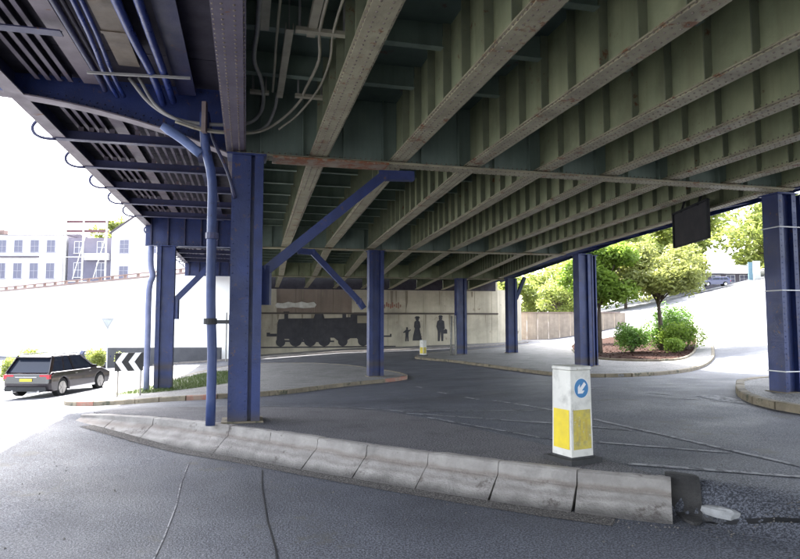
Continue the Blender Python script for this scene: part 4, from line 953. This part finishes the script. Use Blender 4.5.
# chevron board
def board(parent, cx, cy, z, w_, h, ang, m, name='panel', th=.02):
    c, s_ = math.cos(ang), math.sin(ang)
    return MB().hexa([(cx + a * c + d * s_, cy + a * s_ - d * c, zz) for zz in (z, z + h) for a, d in ((-w_ / 2, th / 2), (w_ / 2, th / 2), (w_ / 2, -th / 2), (-w_ / 2, -th / 2))]).build(name, m, parent)
cs = tag(empty('chevron_sign'), 'low black and white sharp-bend arrow board on two posts at the left island tip', 'sign')
cx, cy = -8.95, 20.3; zc = ground(cx, cy) + .12; ang = R(22)
bw, bh, bz = .86, .60, zc + .82
board(cs, cx, cy, bz, bw, bh, ang, BLACK)
c_, s__ = math.cos(ang), math.sin(ang)
def fp_(a, zz, d): return (cx + a * c_ + d * s__, cy + a * s__ - d * c_, zz)
for a0 in (-.41, -.02):
    pl = [(a0 + .20, bz), (a0 + .38, bz), (a0 + .18, bz + bh / 2), (a0 + .38, bz + bh), (a0 + .20, bz + bh), (a0, bz + bh / 2)]
    MB().prism(pl, lambda a, zz: fp_(a, zz, .0105), lambda a, zz: fp_(a, zz, .014)).build('white_chevron', WHITE, cs)
for a in (-.33, .36): q = fp_(a, 0, -.04); MB().tube([(q[0], q[1], zc - .1), (q[0], q[1], bz + bh)], .03, 8).build('post', GALV, cs, smooth=True)
# inverted triangle sign
ts = tag(empty('triangle_sign'), 'pale inverted triangular give way sign seen against the white ramp wall', 'sign'); x, y = -19.0, 39.8; z = ground(x, y)
MB().tube([(x, y, z - .1), (x, y, z + 3.75)], .038, 8).build('post', mat('pale_post', (.65, .66, .66), None, 3, .5), ts)
MB().prism([(-.42, .70), (.42, .70), (0, 0)], lambda a, b: (x + a, y - .05, z + 3.0 + b), lambda a, b: (x + a, y - .07, z + 3.0 + b)).build('border', mat('sign_back_grey', (.40, .41, .40), None, 3, .5), ts)
MB().prism([(-.27, .60), (.27, .60), (0, .16)], lambda a, b: (x + a, y - .071, z + 3.0 + b), lambda a, b: (x + a, y - .075, z + 3.0 + b)).build('face', mat('sign_face_grey', (.5, .52, .5), None, 3, .5), ts)
# signpost with crossbar between the pipes
sp = tag(empty('street_sign_post'), 'thin post with a small dark crossbar seen between the downpipe and the near column', 'sign'); x, y = -13.9, 49.0; z = ground(x, y)
MB().tube([(x, y, z), (x, y, z + 3.9)], .06, 8).build('post', GALV, sp); MB().box(x - .75, x + .35, y - .1, y - .07, z + 3.0, z + 3.3).build('name_plate', BLACK, sp); MB().tube([(x + .25, y - .06, z + 2.9), (x + .25, y - .06, z + 3.7)], .05, 8).build('lamp', BLACK, sp)
# blue and white panel on the hill road
kp = tag(empty('advert_panel'), 'blue and white upright panel at the roadside below the hill trees', 'sign')
x, y = 57.0, 98; z = ground(x, y); MB().box(x - .8, x - .1, y, y + .2, z, z + 2.9).build('blue_panel', mat('cyan_panel', (.22, .36, .46), None, 3, .5), kp); MB().box(x + .0, x + 1.1, y, y + .2, z, z + 3.1).build('white_panel', WHITE, kp)

# ------------------------------------------------------------------ vehicles
def vehicle(name, label, cat, x, y, rz_, L_, W_, H_, paint, belt=.98, roof0=.55, roof1=2.7, win0=.15, win1=3.75, wheelr=.37, wb=(.95, 3.92), full=True):
    o = tag(empty(name, (x, y, ground(x, y)), rz_), label, cat); hw = W_ / 2      # local +Y is forward, from 0 to L_
    z0 = .27
    top = [(L_, .62), (L_ - .12, .80), (win1 + .35, belt + .02), (win1 - .15, belt + .04), (win0 + .1, belt + .06), (.04, belt - .04), (0, .62), (.06, .36)]
    low = [(.2, z0)]
    for c in wb: low += [(c + (wheelr + .06) * math.cos(R(a)), max(z0, wheelr + (wheelr + .06) * math.sin(R(a)))) for a in (195, 160, 130, 90, 50, 20, -15)]
    low.append((L_ - .15, z0))
    poly = [(L_ - .03, .42)] + top + low
    mb = MB(); lay = [(-hw, .90, .94), (-hw + .05, .97, .985), (-hw + .16, 1, 1), (hw - .16, 1, 1), (hw - .05, .97, .985), (hw, .90, .94)]
    n = len(poly)
    for (xx, kz, ky) in lay:
        for (yy, zz) in poly: mb.v.append((xx, L_ / 2 + (yy - L_ / 2) * ky, .62 + (zz - .62) * kz if zz > wheelr * 2 + .1 else zz))
    for k in range(len(lay) - 1):
        for i in range(n): j = (i + 1) % n; mb.f.append((k * n + i, k * n + j, (k + 1) * n + j, (k + 1) * n + i))
    mb.f.append(tuple(range(n))); mb.f.append(tuple((len(lay) - 1) * n + i for i in reversed(range(n))))
    bevel(mb.build('body', paint, o), .045, 3)
    bw2, tw = hw - .08, hw - .27; zt = H_ - .07; zb_ = belt - .02
    Gp = lambda s_, yy, zz: (s_ * (bw2 + (tw - bw2) * (zz - zb_) / (zt - zb_)), yy, zz)
    prof_ = [(win0, zb_), (win1, zb_), (roof1, zt), (roof0, zt)]
    mb = MB(); mb.v = [Gp(-1, *p) for p in prof_] + [Gp(1, *p) for p in prof_]; mb.f = [(0, 1, 2, 3), (7, 6, 5, 4), (0, 4, 5, 1), (1, 5, 6, 2), (2, 6, 7, 3), (3, 7, 4, 0)]
    mb.build('windows', GLS, o)
    r = MB().hexa([(-tw - .01, roof0 - .08, zt - .01), (tw + .01, roof0 - .08, zt - .01), (tw + .01, roof1 + .06, zt - .01), (-tw - .01, roof1 + .06, zt - .01), (-tw + .09, roof0 + .06, H_), (tw - .09, roof0 + .06, H_), (tw - .09, roof1 - .2, H_), (-tw + .09, roof1 - .2, H_)]).build('roof', paint, o); bevel(r, .02)
    for s_ in (-1, 1):
        for (ya, yb, w_) in ((win1, roof1, .07), (win0, roof0, .22), ((win0 + win1) / 2, (roof0 + roof1) / 2 + .08, .07), (win0 + .95, roof0 + .62, .07)):
            a, b = Gp(s_ * 1.004, ya, zb_ - .02), Gp(s_ * 1.01, yb, zt); MB().bar(a, b, w_, .03, up=(1, 0, 0)).build('pillar', paint, o)
    for s_ in (-1, 1):
        for c in wb:
            wh_ = empty('wheel', (s_ * (hw - .13), c, wheelr)); wh_.parent = o
            MB().tube([(-.12, 0, 0), (-.1, 0, 0), (.1, 0, 0), (.12, 0, 0)], [wheelr * .93, wheelr, wheelr, wheelr * .93], 24).build('tyre', TYRE, wh_)
            rm = MB(); e = s_ * .125; rm.tube([(e - s_ * .03, 0, 0), (e, 0, 0)], [wheelr * .68, wheelr * .66], 20); 
            for k in range(5): a = k * 1.2566; rm.bar((e + s_ * .008, 0, 0), (e + s_ * .008, math.cos(a) * wheelr * .66, math.sin(a) * wheelr * .66), .07, .02, up=(1, 0, 0))
            rm.build('rim', ALLOY, wh_)
    for s_ in (-1, 1):
        MB().box(*sorted((s_ * (hw - .02 - .42), s_ * (hw + .004 - .02))), .03, .22, belt - .22, belt - .05).build('tail_light', REDL, o)
        MB().box(*sorted((s_ * (hw - .4), s_ * (hw - .03))), L_ - .26, L_ - .07, .66, .80).build('headlight', CHROME, o)
        MB().box(*sorted((s_ * (bw2 + .03), s_ * (hw + .16))), win1 - .5, win1 - .38, belt + .02, belt + .17).build('wing_mirror', paint, o)
    if full:
        MB().box(-.26, .26, -.012, .03, .70, .81).build('number_plate', YPL, o)
        for s_ in (-1, 1):
            MB().bar((s_ * (tw - .04), roof0 + .1, H_ + .03), (s_ * (tw - .04), roof1 - .15, H_ + .03), .035, .035).build('roof_rail', CHROME, o)
            MB().box(*sorted((s_ * (hw - .03), s_ * (hw + .012))), wb[0] + wheelr + .1, wb[1] - wheelr - .1, .27, .36).build('sill_trim', CHROME, o)
            for yy in (1.5, 2.55): MB().box(*sorted((s_ * (hw - .06), s_ * (hw + .012))), yy + .3, yy + .48, belt - .12, belt - .09).build('door_handle', CHROME, o)
            MB().tube([(s_ * .55, -.03, .3), (s_ * .55, .2, .3)], .05, 8).build('exhaust', CHROME, o)
        MB().box(-tw, tw, roof0 - .22, roof0 - .04, H_ - .10, H_ - .06).build('spoiler', paint, o)
        MB().box(-hw + .12, hw - .12, -.03, .1, .30, .48).build('rear_bumper', BLACK, o)
        MB().box(-.45, .45, .0, .035, .86, .885).build('trim_strip', CHROME, o)
    return o
vehicle('parked_car', 'dark maroon estate-type off-roader driving away, seen from its rear right corner', 'car', -15.2, 25.0, R(-3.0), 4.8, 1.97, 1.74, CARP, belt=1.02, roof0=.6, roof1=2.55, win1=3.6, wheelr=.39, wb=(.92, 3.86)).name = 'estate_car'
vehicle('hatchback_car', 'small blue car half hidden beyond the dark off-roader', 'car', -26.5, 50.5, R(-75), 4.1, 1.75, 1.5, CARP2, .9, .5, 2.2, .1, 3.1, .31, (.75, 3.3), False)
vehicle('parked_van', 'white van parked on the hill road under the trees', 'van', 48.5, 97, R(60), 4.9, 2.0, 2.25, CARW, 1.15, .1, 3.3, .05, 4.1, .34, (.9, 3.9), False)
vehicle('parked_car', 'dark car parked in front of the white van on the hill', 'car', 52.5, 97, R(78), 4.2, 1.8, 1.45, CARP2, .9, .5, 2.3, .1, 3.2, .31, (.8, 3.4), False)
sh = tag(empty('open_shed'), 'white-roofed low building behind the parked vehicles on the hill', 'building'); z = ground(54, 104)
MB().box(50, 60, 104, 109, z - 2, z + 2.2).build('wall', SLATE, sh); MB().hexa([(49.4, 103.2, z + 2.2), (60.6, 103.2, z + 2.2), (60.6, 110, z + 2.2), (49.4, 110, z + 2.2), (49.4, 106, z + 3.9), (60.6, 106, z + 3.9), (60.6, 107, z + 3.9), (49.4, 107, z + 3.9)]).build('roof', HOUSEW, sh)
for x in (51.5, 54, 56.5, 58.8): window(sh, x, 103.998, z + .7, 1.4, 1.2, 0)
